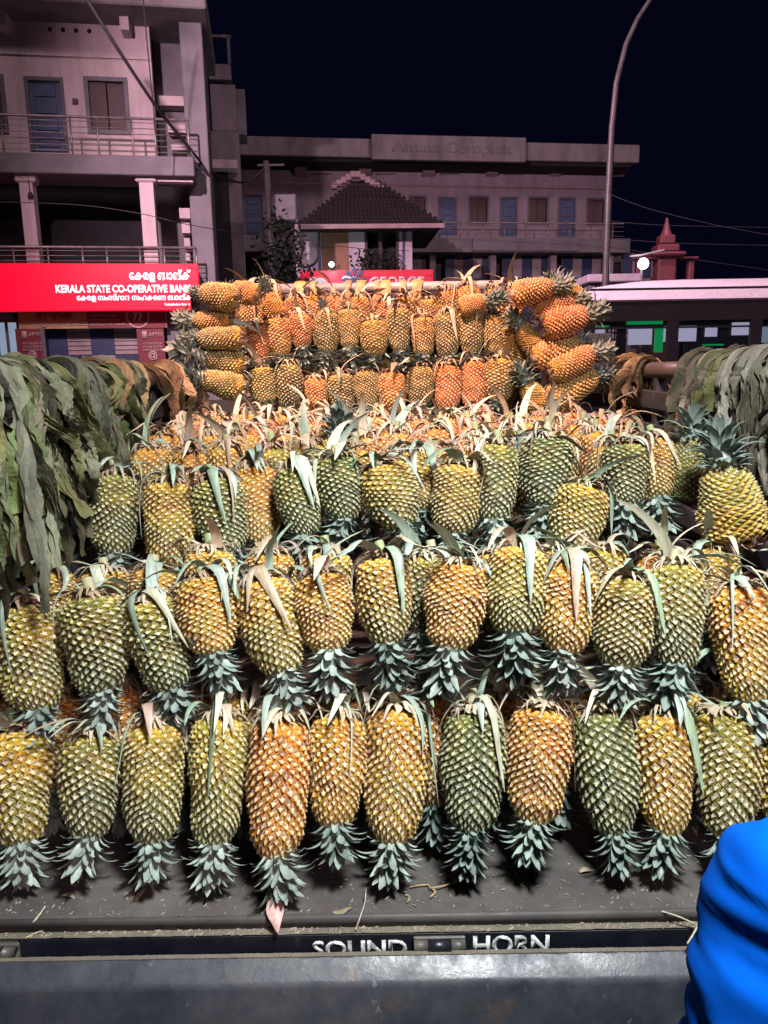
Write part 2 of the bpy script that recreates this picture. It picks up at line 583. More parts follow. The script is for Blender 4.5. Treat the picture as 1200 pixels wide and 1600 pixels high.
def panel_window(F, px, w, mat='brown_wood', leaves=2):
    u0, u1, z0, z1 = F.rect(*px, w)
    fr = MB()
    t = .07
    fr.box(u0 - t, u0 + .02, w - .04, w + .14, z0 - t, z1 + t)
    fr.box(u1 - .02, u1 + t, w - .04, w + .14, z0 - t, z1 + t)
    fr.box(u0 + .02, u1 - .02, w - .04, w + .14, z1 - .02, z1 + t)
    fr.box(u0 + .02, u1 - .02, w - .04, w + .14, z0 - t, z0 + .02)
    o = fr.build('window', M['frame_grey'], F.root)
    for k in range(leaves):
        a = u0 + .02 + (u1 - u0 - .04) * k / leaves
        b = u0 + .02 + (u1 - u0 - .04) * (k + 1) / leaves - .012
        MB().box(a, b, w + .05 + .03 * (k % 2), w + .09 + .03 * (k % 2), z0 + .02, z1 - .02, .01).build('window_shutter', M[mat], o)
    return o
panel_door(B, (46, 124, 100, 236), 0)
panel_window(B, (139, 126, 197, 205), 0)
panel_window(B, (-60, 121, 5, 203), 0)
for k in range(4):
    u, z = B.at(78 + 20.5 * k, 46 + .9 * k, 0)
    MB().tube([(u, -.012, z), (u, .02, z)], .05, 10).build('vent_hole', M['dark_room'], B.root)
u, z = B.at(118, 159)
bxo('switch_box', M['brown_wood'], B.root, u - .06, u + .06, -.05, 0, z - .06, z + .06, .01)
B.box('wall_moulding', 'wall_pink', (-120, 82, 234, 86), -.05, 0)
B.box('roof_slab', 'concrete', (-120, -40, 320, 2), -1.1, 3.0, -1.1, bev=.03)
B.box('roof_beam', 'wall_pink', (186, 4, 200, 46), -.5, 0)
B.box('roof_beam', 'wall_pink', (-8, 4, 8, 40), -.5, 0)
# balcony slab and rail
B.box('balcony_slab', 'wall_grey', (-120, 240, 303, 271), -1.15, .0, -1.15, bev=.02)
railing(B, 'balcony_rail', -110, 292, 176, 187, 240, -1.05, [-60, 0, 108, 150, 204, 240, 292], 6)
# stair tower, grey, with pale bands
B.box('stair_tower_wall', 'wall_grey', (238, -60, 296, 640), .9, 1.1, bev=.0)
B.box('stair_column', 'wall_grey', (296, -60, 330, 640), -.35, 1.4, -.35, bev=.02)
for (a, b, c, d) in ((214, 34, 289, 54), (248, 150, 306, 165), (262, 192, 314, 207), (268, 226, 320, 239)):
    B.box('stair_band', 'wall_pink', (a, b, c if c < 296 else 295, d), .5, .9, .5)
for k, (a, b, c, d) in enumerate(((280, 325, 314, 341), (284, 348, 318, 364), (288, 372, 320, 388), (290, 396, 322, 408))):
    B.box('stair_step', 'wall_pink', (a, b, min(c, 297), d), .2, .85, .2)
# lower verandah
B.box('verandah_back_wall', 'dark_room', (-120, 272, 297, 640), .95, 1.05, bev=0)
for (a, b) in ((33, 58), (219, 245)):
    u0, u1, z0, z1 = B.rect(a, 271, b, 412, -.95)
    MB().box(u0 + .03, u1 - .03, -.95, -.62, z0 - .2, z1).build('pillar', M['wall_pink'], B.root)
    c = MB().box(u0 - .05, u1 + .05, -1.0, -.6, z1 - .18, z1 - .002, .03).build('pillar_head', M['wall_pink'], B.root)
B.box('verandah_beam', 'wall_pink', (246, 272, 301, 284), -.95, -.7)
u, z = B.at(46, 300, -1.0)
lm = MB().tube([(u, -1.0, z + .3), (u + .02, -1.02, z)], .008, 5).build('lamp_cord', M['wire'], B.root)
MB().tube([(u + .02, -1.02, z), (u + .02, -1.02, z - .1)], [.03, .07], 8).build('lamp_holder', M['wire'], lm)
B.box('verandah_slab', 'wall_grey', (-120, 412, 303, 425), -1.1, .9, -1.1)
railing(B, 'verandah_rail', -110, 306, 386, 386, 412, -1.0, [-50, 20, 74, 128, 166, 218, 256, 306], 3)
# ground floor
B.box('ground_wall', 'wall_grey', (-120, 488, 26, 640), -.75, -.6)
B.box('ground_wall', 'wall_grey', (262, 426, 295, 640), -.80, .2)
B.box('lit_pane', 'lit_window', (-70, 503, 33, 575), -.80, -.76)
for a in (-2, 14, 32):
    B.box('pane_bar', 'frame_grey', (a, 500, a + 4, 640), -.86, -.81)
B.box('pane_bar', 'frame_grey', (-70, 499, 36, 504), -.87, -.8)
# shutter of pale slats and dark blue panels
u0, u1, z0, z1 = B.rect(72, 512, 218, 640, -.7)
z1b = z1
sh = bxo('roller_shutter', M['pale_shutter'], B.root, u0, u1, -.66, -.60, .0, z1)
nrow = 4
cw = (u1 - u0) / 4
rh = .62
for r_ in range(6):
    for c_ in range(4):
        a, b = u0 + cw * c_, u0 + cw * (c_ + 1)
        t_, bb = z1 - rh * r_, z1 - rh * (r_ + 1)
        if bb < 0: continue
        if (r_ + c_) % 2 == 0:
            bxo('shutter_panel', M['blue_shutter'], sh, a, b, -.70, -.662, bb, t_, .008)
        else:
            for k in range(6):
                zz = bb + (t_ - bb) * k / 6
                bxo('shutter_slat', M['pale_shutter'], sh, a, b, -.69, -.662, zz + .008, zz + rh / 6 - .008, .006)
# bank sign box
u0, u1, z0, z1 = B.rect(-140, 411, 311, 486, -1.5)
sg = thing('bank_sign', 'long glowing red bank sign with white Malayalam and English lettering', 'sign', B.o, B.a)
bxo('sign_face', M['sign_red'], sg, u0, u1, -1.5, -1.28, z0, z1, .015)
bxo('sign_return', M['frame_grey'], sg, u0 + .02, u1 - .02, -1.278, -1.1, z0 + .02, z1 - .02)
def sign_text(s, px, bold, root=sg, w=-1.512, mat='sign_white', F=B, wr=-1.5, ext=.01):
    a, b, c, d = F.rect(*px, wr)
    return text(s, mat, root, a, b, c, d, w, bold, 'lettering', ext)
sign_text('\u0d47\u0d15\u0d30\u0d33 \u0d2c\u0d3e\u0d19\u0d4d\u0d15\u0d4d', (202, 421, 298, 441), .03)
sign_text('KERALA STATE CO-OPERATIVE BANK', (87, 445, 299, 457.5), .035)
sign_text('\u0d47\u0d15\u0d30\u0d33 \u0d38\u0d02\u0d38\u0d4d\u0d25\u0d3e\u0d28 \u0d38\u0d39\u0d15\u0d30\u0d23 \u0d2c\u0d3e\u0d19\u0d4d\u0d15\u0d4d', (120, 459, 300, 471.5), .03)
sign_text('Vazhakkulam Branch', (257, 473.5, 297, 477.5), .02)
# poster gate under the sign
gt = thing('poster_gate', 'dark red printed poster frame round the shutter under the bank sign', 'poster', B.o, B.a)
def poster(name, mat, px, w0=-1.06, w1=-1.0):
    u0, u1, z0, z1 = B.rect(*px, w0)
    return bxo(name, M[mat], gt, u0, u1, w0, w1, z0, z1)
top = poster('poster_banner', 'poster_yel', (28, 479, 260, 513))
rb = poster('poster_banner', 'poster_red', (136, 480, 259, 512), -1.066, -1.061)
poster('poster_side', 'poster_red', (30, 513.5, 71, 640))
poster('poster_side', 'poster_red', (218, 513.5, 260, 640))
poster('gate_post', 'frame_grey', (69, 512, 75, 640), -1.12, -1.07)
sign_text('\u0d13\u0d23\u0d02', (56, 482, 112, 499), .06, gt, -1.075, 'poster_deep', B, -1.06, .006)
sign_text('\u0d15\u0d3e\u0d33\u0d28\u0d15\u0d4d\u0d15\u0d3e\u0d30\u0d47\u0d4d\u0d23\u0d3e', (50, 500, 138, 511), .03, gt, -1.075, 'poster_text', B, -1.06, .006)
for k, (a, b) in enumerate(((138, 190), (138, 180), (138, 186), (140, 198))):
    sign_text('\u0d38\u0d2e\u0d4d\u0d2e\u0d3e\u0d28\u0d2e\u0d33 \u0d35\u0d30\u0d23', (a, 483 + 7.2 * k, b, 487.5 + 7.2 * k), .02, gt, -1.075, 'poster_text', B, -1.066, .006)
u, z = B.at(215, 494, -1.07)
ring = MB()
for k in range(28):
    a0, a1 = 2 * math.pi * k / 28, 2 * math.pi * (k + 1) / 28
    q = lambda a, r, y: (u + r * math.cos(a), y, z + r * math.sin(a))
    ring.add([q(a0, .23, -1.08), q(a1, .23, -1.08), q(a1, .26, -1.08), q(a0, .26, -1.08),
              q(a0, .23, -1.068), q(a1, .23, -1.068), q(a1, .26, -1.068), q(a0, .26, -1.068)],
             [(0, 1, 2, 3), (4, 7, 6, 5), (3, 2, 6, 7), (0, 4, 5, 1)])
ring.build('emblem_ring', M['poster_text'], gt)
sign_text('77', (207, 487, 224, 502), .05, gt, -1.078, 'poster_text', B, -1.066, .006)
for xx in (34, 222):
    sign_text('1', (xx, 517, xx + 8, 529), .05, gt, -1.075, 'poster_text', B, -1.06, .006)
    sign_text('\u0d15\u0d30\u0d33\u0d2c', (xx + 10, 519, xx + 32, 527), .02, gt, -1.075, 'poster_text', B, -1.06, .006)
    for j in range(3):
        sign_text('\u0d38\u0d2e\u0d2e\u0d28', (xx + 2, 535 + 5 * j, xx + 32, 538.5 + 5 * j), .02, gt, -1.075, 'poster_text', B, -1.06, .006)
    sign_text('@', (xx + 10, 548, xx + 25, 563), .03, gt, -1.075, 'poster_text', B, -1.06, .006)

# ---- stepped annex behind the bank building
A = Facade('annex_building', 'narrow stepped concrete annex rising behind the bank building edge', 'building', -5.6, 24.0, R(9))
A.box('wall', 'concrete', (330, 205, 384, 640), 0.3, 1.3, .3)
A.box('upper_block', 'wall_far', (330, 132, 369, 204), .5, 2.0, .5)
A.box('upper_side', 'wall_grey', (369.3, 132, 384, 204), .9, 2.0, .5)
A.box('tank_block', 'wall_far', (326, 100, 361, 124), .6, 1.6, .6)
A.box('tank_frame', 'frame_grey', (328, 56, 332, 99), .6, .7, .6)
A.box('tank_frame', 'frame_grey', (355, 56, 360, 99), .6, .7, .6)
A.box('tank_frame', 'frame_grey', (326, 54, 361, 58), .6, .7, .6)
A.box('annex_ledge', 'wall_pink', (312, 249, 371, 262), -.3, .295, -.3)
A.box('dark_opening', 'dark_room', (328, 264, 366, 640), .2, .29, .2)

# ---- long two storey complex at the back
C = Facade('shop_complex', 'long dim two storey complex with blue doors and railed gallery at the back', 'building', 2.0, 34.5, R(8))
doors = [(381, 304, 411, 368), (686, 308, 712, 369), (782, 309, 807, 370), (873, 310, 898, 371)]
wins = [(733, 308, 762, 350), (826, 309, 855, 350), (917, 311, 944, 352), (434, 306, 462, 348), (640, 307, 665, 349)]
wall_with_holes('wall', 'wall_far', C, (345, 250, 950, 398), doors + wins, 0, .3)
for d in doors: panel_door(C, d, .02)
for w_ in wins: panel_window(C, w_, .03)
bxo('inner_room', M['dark_room'], C.root, C.at(350, 300)[0], C.at(945, 300)[0], 1.0, 1.1, C.at(600, 396)[1], C.at(600, 252)[1])
C.box('wall_moulding', 'trim', (345, 290, 948, 292.5), -.06, 0)
C.box('parapet', 'concrete', (345, 219, 1000, 248), -1.9, -1.6, -1.9, bev=.03)
C.box('eave_slab_shade', 'dark_room', (345, 247, 985, 256), -1.55, .4, -1.5)  # near-black colour paints the shaded gap under the parapet
nb = C.box('name_board', 'concrete', (581, 212, 822, 251), -2.25, -1.95, -2.25, bev=.02)
a, b, c, d = C.rect(612, 222, 800, 244, -2.25)
text('Amina Complex', 'concrete', C.root, a, b, c, d, -2.25, .012, 'name_lettering', .03)
for k in range(6):
    u, z = C.at(470 + 100 * k, 262, -.3)
    MB().prism([(-1.0, z + .35), (-.002, z + .35), (-.002, z - .3), (-.25, z - .22), (-.9, z + .12)], u - .25, u + .25).build('eave_bracket', M['trim'], C.root)
    for j in range(8):
        uu, zz = C.at(488 + 100 * k + 4 * j, 272)
        if k < 5:
            bxo('vent_hole', M['dark_room'], C.root, uu - .03, uu + .03, -.012, .02, zz - .04, zz + .04)
C.box('gallery_slab', 'wall_grey', (345, 371, 985, 394), -1.4, -.02, -1.4, bev=.02)
railing(C, 'gallery_rail', 360, 975, 346, 348, 372, -1.3, [380 + 34 * k for k in range(18)], 3)
C.box('fascia_board', 'wall_grey', (738, 372, 905, 392), -1.5, -1.42, -1.42)
C.box('ground_wall', 'wall_grey', (345, 394, 985, 640), .3, .5, .3)
for k, xx in enumerate((500, 585, 672, 765, 858, 945)):
    C.box('pillar', 'wall_far', (xx, 394, xx + 9, 640), -.9, -.5, -.9)
for k in range(6):
    u0, u1, z0, z1 = C.rect(512 + 92 * k - (3 if k > 2 else 0), 396, 586 + 92 * k - 3, 640, -.4)
    sh = bxo('roller_shutter', M['pale_shutter'], C.root, u0, u1, -.3, -.2, 0, z1)
    n = 5
    for r_ in range(6):
        for c_ in range(n):
            if (r_ + c_) % 2: continue
            aa = u0 + (u1 - u0) * c_ / n
            bb = z1 - 1.02 * r_
            if bb - 1.02 < 0: continue
            bxo('shutter_panel', M['blue_shutter'], sh, aa, aa + (u1 - u0) / n, -.36, -.302, bb - 1.02, bb, .01)
C.box('side_slab', 'trim', (948, 255, 978, 262), -1.0, .3, -.5)

# ---- small tiled-roof shop
S = Facade('tiled_roof_shop', 'small shop with dark tiled hip roof and mauve walls behind the stack', 'shop', 0.3, 27.0, R(3))
u0, u1, z0, z1 = S.rect(473, 350, 640, 560, 0)
wall_with_holes('wall', 'shop_wall', S, (466, 350, 645, 640), [(502, 355, 545, 423), (571, 353, 622, 424)], 0, .2)
d = S.box('rolled_door', 'shop_door', (502, 355, 545, 430), .1, .15)
S.box('door_jamb', 'blue_door', (497, 352, 501, 424), -.03, .0)
S.box('window_void', 'dark_room', (571, 353, 622, 424), .6, .7, .1)
w_ = S.box('window', 'brown_wood', (570, 353, 574, 424), -.03, .12)
S.box('window_bar', 'brown_wood', (592, 353, 597, 424), -.02, .1, parent=w_)
S.box('window_bar', 'brown_wood', (619, 353, 623, 424), -.03, .12, parent=w_)
S.box('drain_pipe', 'blue_door', (629, 350, 632, 424), -.08, -.01)
# hip roof laid with courses of tiles
el = S.at(466, 352, -1.3); er = S.at(693, 352, -1.3)
ez = (el[1] + er[1]) / 2
pk = S.at(553, 283, 1.2); pk2 = S.at(590, 286, 1.2)
rz = pk[1]
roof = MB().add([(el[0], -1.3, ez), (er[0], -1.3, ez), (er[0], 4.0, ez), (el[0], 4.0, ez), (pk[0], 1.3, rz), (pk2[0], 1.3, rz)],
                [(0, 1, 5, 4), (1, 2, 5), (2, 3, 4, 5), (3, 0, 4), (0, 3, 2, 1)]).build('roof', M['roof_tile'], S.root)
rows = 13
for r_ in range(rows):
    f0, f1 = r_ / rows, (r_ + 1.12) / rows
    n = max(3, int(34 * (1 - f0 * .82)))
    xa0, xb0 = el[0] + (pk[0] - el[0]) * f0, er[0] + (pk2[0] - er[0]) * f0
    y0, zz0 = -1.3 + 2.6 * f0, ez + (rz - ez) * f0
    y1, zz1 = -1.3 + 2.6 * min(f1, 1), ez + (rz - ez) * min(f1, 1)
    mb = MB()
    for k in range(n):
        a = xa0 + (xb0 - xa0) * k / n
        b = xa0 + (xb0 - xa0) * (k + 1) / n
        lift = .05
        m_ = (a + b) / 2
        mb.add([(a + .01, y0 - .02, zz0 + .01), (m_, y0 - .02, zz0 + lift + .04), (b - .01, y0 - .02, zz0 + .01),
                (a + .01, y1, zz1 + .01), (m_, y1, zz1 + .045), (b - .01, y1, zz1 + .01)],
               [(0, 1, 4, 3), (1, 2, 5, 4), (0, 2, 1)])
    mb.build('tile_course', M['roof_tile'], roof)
S.box('eave_board', 'trim', (470, 350, 694, 357), -1.36, -1.301, -1.3)
# gable crest on the ridge
mb = MB()
gx, gz = S.at(556, 268, 1.0)
wx = S.at(522, 290, 1.0)[0], S.at(597, 292, 1.0)[0]
zb = S.at(556, 292, 1.0)[1]
for k in range(11):
    f = k / 10
    xx = wx[0] + (wx[1] - wx[0]) * f
    hh = 1 - abs(f - .45) / .55
    zz = zb + (gz - zb) * max(0, hh)
    mb.box(xx - .1, xx + .1, .9, 1.15, zz - .16, zz + .05, .03)
mb.build('ridge_crest', M['trim'], roof)
ss = thing('shop_sign', 'dim red shop sign board with grey saint name lettering under the tiled roof', 'sign', S.o, S.a)
u0, u1, z0, z1 = S.rect(469, 422, 677, 452, -1.6)
bxo('sign_face', M['sign_red_dim'], ss, u0, u1, -1.6, -1.5, z0, z1, .01)
a, b, c, d_ = S.rect(534, 431, 561, 450, -1.61)
text('ST', 'sign_grey_text', ss, a, b, c, d_, -1.61, .03)
a, b, c, d_ = S.rect(577, 432, 663, 450, -1.61)
text('GEORGE', 'sign_grey_text', ss, a, b, c, d_, -1.61, .03)
u, z = S.at(494, 446, -1.6)
mb = MB()
mb.add([(u + .42 * math.cos(k * math.pi / 12), -1.615, z - .1 + .36 * math.sin(k * math.pi / 12)) for k in range(13)], [tuple(range(13))])
mb.build('sign_emblem', M['wall_pink'], ss)
u, z = S.at(554, 437, -1.62)
mb = MB()
for k in range(8):
    a = 2 * math.pi * k / 8
    mb.add([(u, -1.63, z), (u + .3 * math.cos(a - .25), -1.63, z + .3 * math.sin(a - .25)), (u + .42 * math.cos(a), -1.63, z + .42 * math.sin(a)),
            (u + .3 * math.cos(a + .25), -1.63, z + .3 * math.sin(a + .25))], [(0, 1, 2, 3)])
mb.build('sign_star', M['blue_door'], ss)
# little lamp over the sign
u, z = S.at(518, 413, -2.0)
lp = thing('sign_lamp', 'small bright white lamp over the dim red shop sign', 'lamp', S.o, S.a)
MB().tube([(u, -1.55, z - .15), (u, -1.9, z - .02), (u, -2.0, z)], .015, 6).build('bracket', M['pole'], lp)
def ball(c, r, n=10, m=6, sq=1.0):
    mb = MB()
    mb.grid(lambda a, b: (c[0] + r * math.sin(math.pi * a) * math.cos(2 * math.pi * b), c[1] + r * math.sin(math.pi * a) * math.sin(2 * math.pi * b), c[2] + sq * r * math.cos(math.pi * a)), m, n)
    return mb
ball((u, -2.0, z), .08).build('bulb', M['bulb'], lp, True)
ld = bpy.data.lights.new('lamp_glow', 'POINT'); ld.energy = 45; ld.color = (.85, .95, 1); ld.shadow_soft_size = .12
lo = link('lamp_glow', ld, lp); lo.location = (u, -2.2, z)
# potted plants on the shop ledge
for k, (px, py) in enumerate(((572, 418), (603, 420))):
    u, z = S.at(px, py, -.9)
    pt = thing('potted_plant', ('dark bushy pot plant beside the shop window, nearer the shop door' if k == 0 else 'dark bushy pot plant beside the shop window, farther from the door'), 'plant', S.o, S.a)
    mb = MB()
    for j in range(120):
        q = Vector((rng.gauss(0, .22), rng.gauss(0, .16), rng.gauss(.12, .24)))
        e1 = Vector((rng.uniform(-1, 1), rng.uniform(-1, 1), rng.uniform(-1, 1))).normalized() * .1
        e2 = e1.cross(Vector((rng.uniform(-1, 1), rng.uniform(-1, 1), 1))).normalized() * .05
        c_ = Vector((u, -.9, z)) + q
        mb.add([c_ - e1, c_ + e2, c_ + e1, c_ - e2], [(0, 1, 2, 3)])
    mb.build('foliage', M['bush'], pt)
    MB().tube([(u, -.9, z - .55), (u, -.9, z - .25)], [.13, .18], 10).build('pot', M['shop_door'], pt)
    bxo('shelf', M['concrete'], pt, u - .3, u + .3, -1.1, -.01, z - .6, z - .552)

# ---- utility pole with coils, creeper and wires
up = thing('utility_pole', 'leaning utility pole with hanging cable coils and creeper before the tiled shop', 'pole')
p0, p1 = P(436, 620, 23.0), P(416, 252, 23.0)
p0.z = 0
MB().tube([p0, p0.lerp(p1, .5), p1], [.13, .11, .09], 10).build('post', M['pole'], up, True)
MB().tube([p1 + Vector((-.25, 0, -.1)), p1 + Vector((.5, 0, -.1))], .03, 6).build('crossarm', M['pole'], up)
bx0 = P(447, 325, 22.9)
MB().box(bx0.x - .3, bx0.x + .3, bx0.y - .15, bx0.y + .25, bx0.z - .35, bx0.z + .35, .03).build('junction_box', M['frame_grey'], up)
for (px, py, rx, rz_) in ((459, 384, .24, .42), (478, 396, .34, .36)):
    c_ = P(px, py, 22.8)
    for j in range(3):
        MB().tube([c_ + Vector((math.cos(k * math.pi / 12) * (rx + .02 * j), -.05 + .03 * j, math.sin(k * math.pi / 12) * (rz_ + .015 * j))) for k in range(25)], .018, 5, False).build('cable_coil', M['wire'], up)
mb = MB()
for k in range(900):
    f = rng.random() ** .8
    b0 = P(440, 330 + 130 * f, 22.9)
    wd = .35 + .55 * f
    c_ = b0 + Vector((rng.gauss(0, wd * .55), rng.gauss(0, .25), rng.gauss(0, .15)))
    e1 = Vector((rng.uniform(-1, 1), rng.uniform(-1, 1), rng.uniform(-1, 1))).normalized() * .09
    e2 = e1.cross(Vector((rng.uniform(-1, 1), rng.uniform(-1, 1), 1))).normalized() * .05
    mb.add([c_ - e1, c_ + e2, c_ + e1, c_ - e2], [(0, 1, 2, 3)])
cr = mb.build('creeper', M['bush'], up)

def cable(label, pts, r, name='overhead_cable'):
    """sagging cable through pixel points (px, py, Y)"""
    q = [P(*p) for p in pts]
    out = []
    for i in range(len(q) - 1):
        for k in range(8):
            f = k / 8
            a, b, c_, d_ = q[max(i - 1, 0)], q[i], q[i + 1], q[min(i + 2, len(q) - 1)]
            out.append(.5 * ((2 * b) + (c_ - a) * f + (2 * a - 5 * b + 4 * c_ - d_) * f * f + (3 * b - a - 3 * c_ + d_) * f ** 3))
    out.append(q[-1])
    return tag(MB().tube(out, r, 6).build(name, M['wire'], None, True), label, 'cable')
cable('thick dark cable slanting down to the bank balcony rail', [(118, -30, 15), (180, 70, 15.6), (238, 158, 16.6), (262, 190, 17.2), (300, 236, 18)], .035)
cable('thin dark cable dropping along the bank stair tower', [(222, -20, 16), (232, 90, 16.6), (246, 235, 17.2)], .012)
cable('sagging cable from bank tower to the utility pole', [(300, 236, 18), (330, 268, 20), (380, 285, 22), (415, 262, 23)], .03)
cable('thin wire crossing the dark bank verandah', [(-20, 315, 16), (120, 320, 16.2), (220, 334, 16.4), (300, 352, 17), (420, 372, 23)], .008)
cable('straight wire over the tiled shop roof', [(340, 282, 26), (500, 287, 26), (700, 291, 26), (960, 296, 26)], .012)
cable('loose wire hanging across the tiled shop front', [(420, 330, 23), (470, 372, 23), (560, 388, 23), (640, 392, 23.5)], .011)
cable('upper wire in the dark sky right of the complex', [(945, 300, 20), (1010, 325, 20), (1120, 352, 20), (1230, 372, 20)], .009)
cable('middle wire in the dark sky right of the complex', [(945, 345, 21), (1040, 352, 21), (1230, 356, 21)], .009)
cable('lower wire above the bus roof', [(945, 385, 21), (1060, 402, 21), (1230, 426, 21)], .009)
cable('lowest twin wire above the bus roof', [(945, 372, 21), (1060, 380, 21), (1230, 384, 21)], .009)

# ---- tall curved street lamp
sl = thing('street_lamp', 'tall grey street lamp post curving to the right over the bus', 'street lamp')
Yp = 15.5
base = P(946, 560, Yp); base.z = 0
pts = [base] + [P(a, b, Yp) for a, b in ((946, 450), (951, 300), (956, 200), (963, 130), (978, 70), (996, 30), (1018, -4), (1060, -50), (1120, -88))]
MB().tube(pts, [.08, .07, .062, .057, .052, .048, .044, .04, .038, .035], 10).build('post', M['pole'], sl, True)
e = pts[-1]
MB().box(e.x - .1, e.x + .65, e.y - .14, e.y + .14, e.z - .05, e.z + .07, .04).build('lamp_head', M['pole'], sl)

ld = bpy.data.lights.new('street_light', 'SPOT'); ld.energy = 2300; ld.color = (1.0, .55, .72); ld.spot_size = R(108); ld.spot_blend = .4; ld.shadow_soft_size = .15
lo = link('street_light', ld, sl); lo.location = (e.x + .4, e.y, e.z - .1)
lo.rotation_euler = Vector((-1.5, 12, -6)).to_track_quat('-Z', 'Y').to_euler()
# its neighbour along the road, beyond the left edge of the picture
s2 = thing('street_lamp', 'matching street lamp post along the road beyond the left picture edge', 'street lamp', (-7.6, 8.2, 0))
MB().tube([(0, 0, 0), (0, 0, 6.5), (.1, 0, 7.3), (.5, .05, 8.0), (1.2, .1, 8.5), (2.2, .2, 8.8)], [.1, .085, .08, .07, .06, .05], 10).build('post', M['pole'], s2, True)
MB().box(2.1, 2.8, .06, .34, 8.74, 8.87, .04).build('lamp_head', M['pole'], s2)
ld = bpy.data.lights.new('street_light', 'SPOT'); ld.energy = 18000; ld.color = (1.0, .60, .74); ld.spot_size = R(150); ld.spot_blend = .7; ld.shadow_soft_size = .15
lo = link('street_light', ld, s2); lo.location = (2.45, .2, 8.7)
lo.rotation_euler = Vector((10.0, 6.0, -5.0)).to_track_quat('-Z', 'Y').to_euler()

# ---- red tower and bright flood lamp beyond the bus
tw = thing('roadside_shrine', 'small red tiered roadside shrine behind the bus beside the bright lamp', 'shrine')
c0 = P(1037, 440, 19.0)
def tier(w, z0, z1, mat='tower_red', nm='tier'):
    MB().box(c0.x - w, c0.x + w, 19 - w, 19 + w, z0, z1, .04).build(nm, M[mat], tw)
tier(.35, 0, 2.6, nm='base')
tier(.22, 2.6, 4.0, nm='shaft')
tier(.38, 4.0, 4.1, nm='tier')
tier(.26, 4.1, 4.28, nm='tier')
tier(.18, 4.28, 4.5, nm='tier')
MB().tube([(c0.x, 19, 4.5), (c0.x, 19, 4.65), (c0.x, 19, 4.9)], [.14, .08, .02], 10).build('finial', M['tower_red'], tw)
for sx in (-1, 1):
    MB().box(c0.x + sx * .62 - .07, c0.x + sx * .62 + .07, 18.9, 19.1, 2.8, 3.95, .03).build('side_pillar', M['tower_red'], tw)
MB().box(c0.x - .72, c0.x + .72, 18.8, 19.2, 3.955, 3.997).build('lintel', M['tower_red'], tw)
fl = thing('flood_lamp', 'dazzling white flood lamp on a thin pole left of the shrine', 'lamp')
q = P(1005, 412, 17.5)
MB().tube([(q.x, 17.6, 0), (q.x, 17.6, q.z - .1)], .03, 8).build('post', M['pole'], fl)
ball(q, .12).build('bulb', M['bulb'], fl, True)
MB().tube([(q.x - .25, 17.66, q.z + .18), (q.x, 17.66, q.z + .2), (q.x + .5, 17.66, q.z + .3)], .02, 6).build('bracket', M['pole'], fl)
ld = bpy.data.lights.new('flood_glow', 'POINT'); ld.energy = 30; ld.color = (.9, 1, .98); ld.shadow_soft_size = .15
lo = link('flood_glow', ld, fl); lo.location = q + Vector((0, -.2, 0))
wb = thing('white_kiosk', 'low pale kiosk roof showing between the street lamp and the bus', 'kiosk')
a_, b_ = P(917, 437, 16.6), P(1000, 437, 16.6)
MB().box(a_.x, b_.x, 16.5, 18, a_.z - .06, a_.z + .1, .02).build('roof', M['lit_window'] if False else M['shop_wall'], wb)
MB().box(a_.x + .1, b_.x - .1, 16.7, 17.9, 0, a_.z - .06).build('wall', M['wall_grey'], wb)
for k in range(12):
    xx = a_.x + .15 + k * (b_.x - a_.x - .3) / 11
    MB().box(xx, xx + .03, 16.64, 16.69, a_.z - 1.2, a_.z - .1).build('bar', M['shop_wall'], wb)

# ---- bus
Yb = 11.0
bx_l = P(912, 520, Yb).x
bx_r = bx_l + 9.5
bus = thing('bus', 'pale mauve roofed bus with dark window band and green lit interior passing behind', 'bus', (bx_l, Yb, 0))
L = bx_r - bx_l
W = 2.4
def zb_(py): return P(1100, py, Yb).z
z_gut, z_line, z_top = zb_(469), zb_(450), zb_(432)
# roof: cove band, drip line, crown of the roof
MB().prism([(0, z_gut), (-.03, z_gut + .02), (.02, z_line - .015), (W - .02, z_line - .015), (W + .03, z_gut + .02), (W, z_gut)], .0, L).build('roof_cove', M['bus_roof'], bus)
MB().box(.2, L - .2, .06, W - .06, z_line - .015, z_line + .02).build('drip_line', M['bus_dark'], bus)
nose = 1.0
prof = [(.05, z_line + .02), (.12, z_top - .08), (.4, z_top), (W / 2, z_top + .06), (W - .4, z_top), (W - .12, z_top - .08), (W - .05, z_line + .02)]
mb = MB()
sec = []
for x, f in ((.12, .12), (.45, .55), (nose, .92), (1.5, 1.0), (L - 1.2, 1.0), (L - .2, .4)):
    sec.append([(x, y, z_line + .02 + (z - z_line - .02) * f) for y, z in prof])
n = len(prof)
for k in range(len(sec) - 1):
    b0 = len(mb.v)
    mb.add(sec[k] + sec[k + 1], [(i, i + 1, n + i + 1, n + i) for i in range(n - 1)])
mb.build('roof', M['bus_roof'], bus, True)
MB().box(0, L, 0, .06, zb_(500), z_gut - .001).build('window_header', M['bus_dark'], bus)
MB().box(0, L, W - .06, W, zb_(500), z_gut - .001).build('window_header', M['bus_dark'], bus)
z_s = zb_(582)
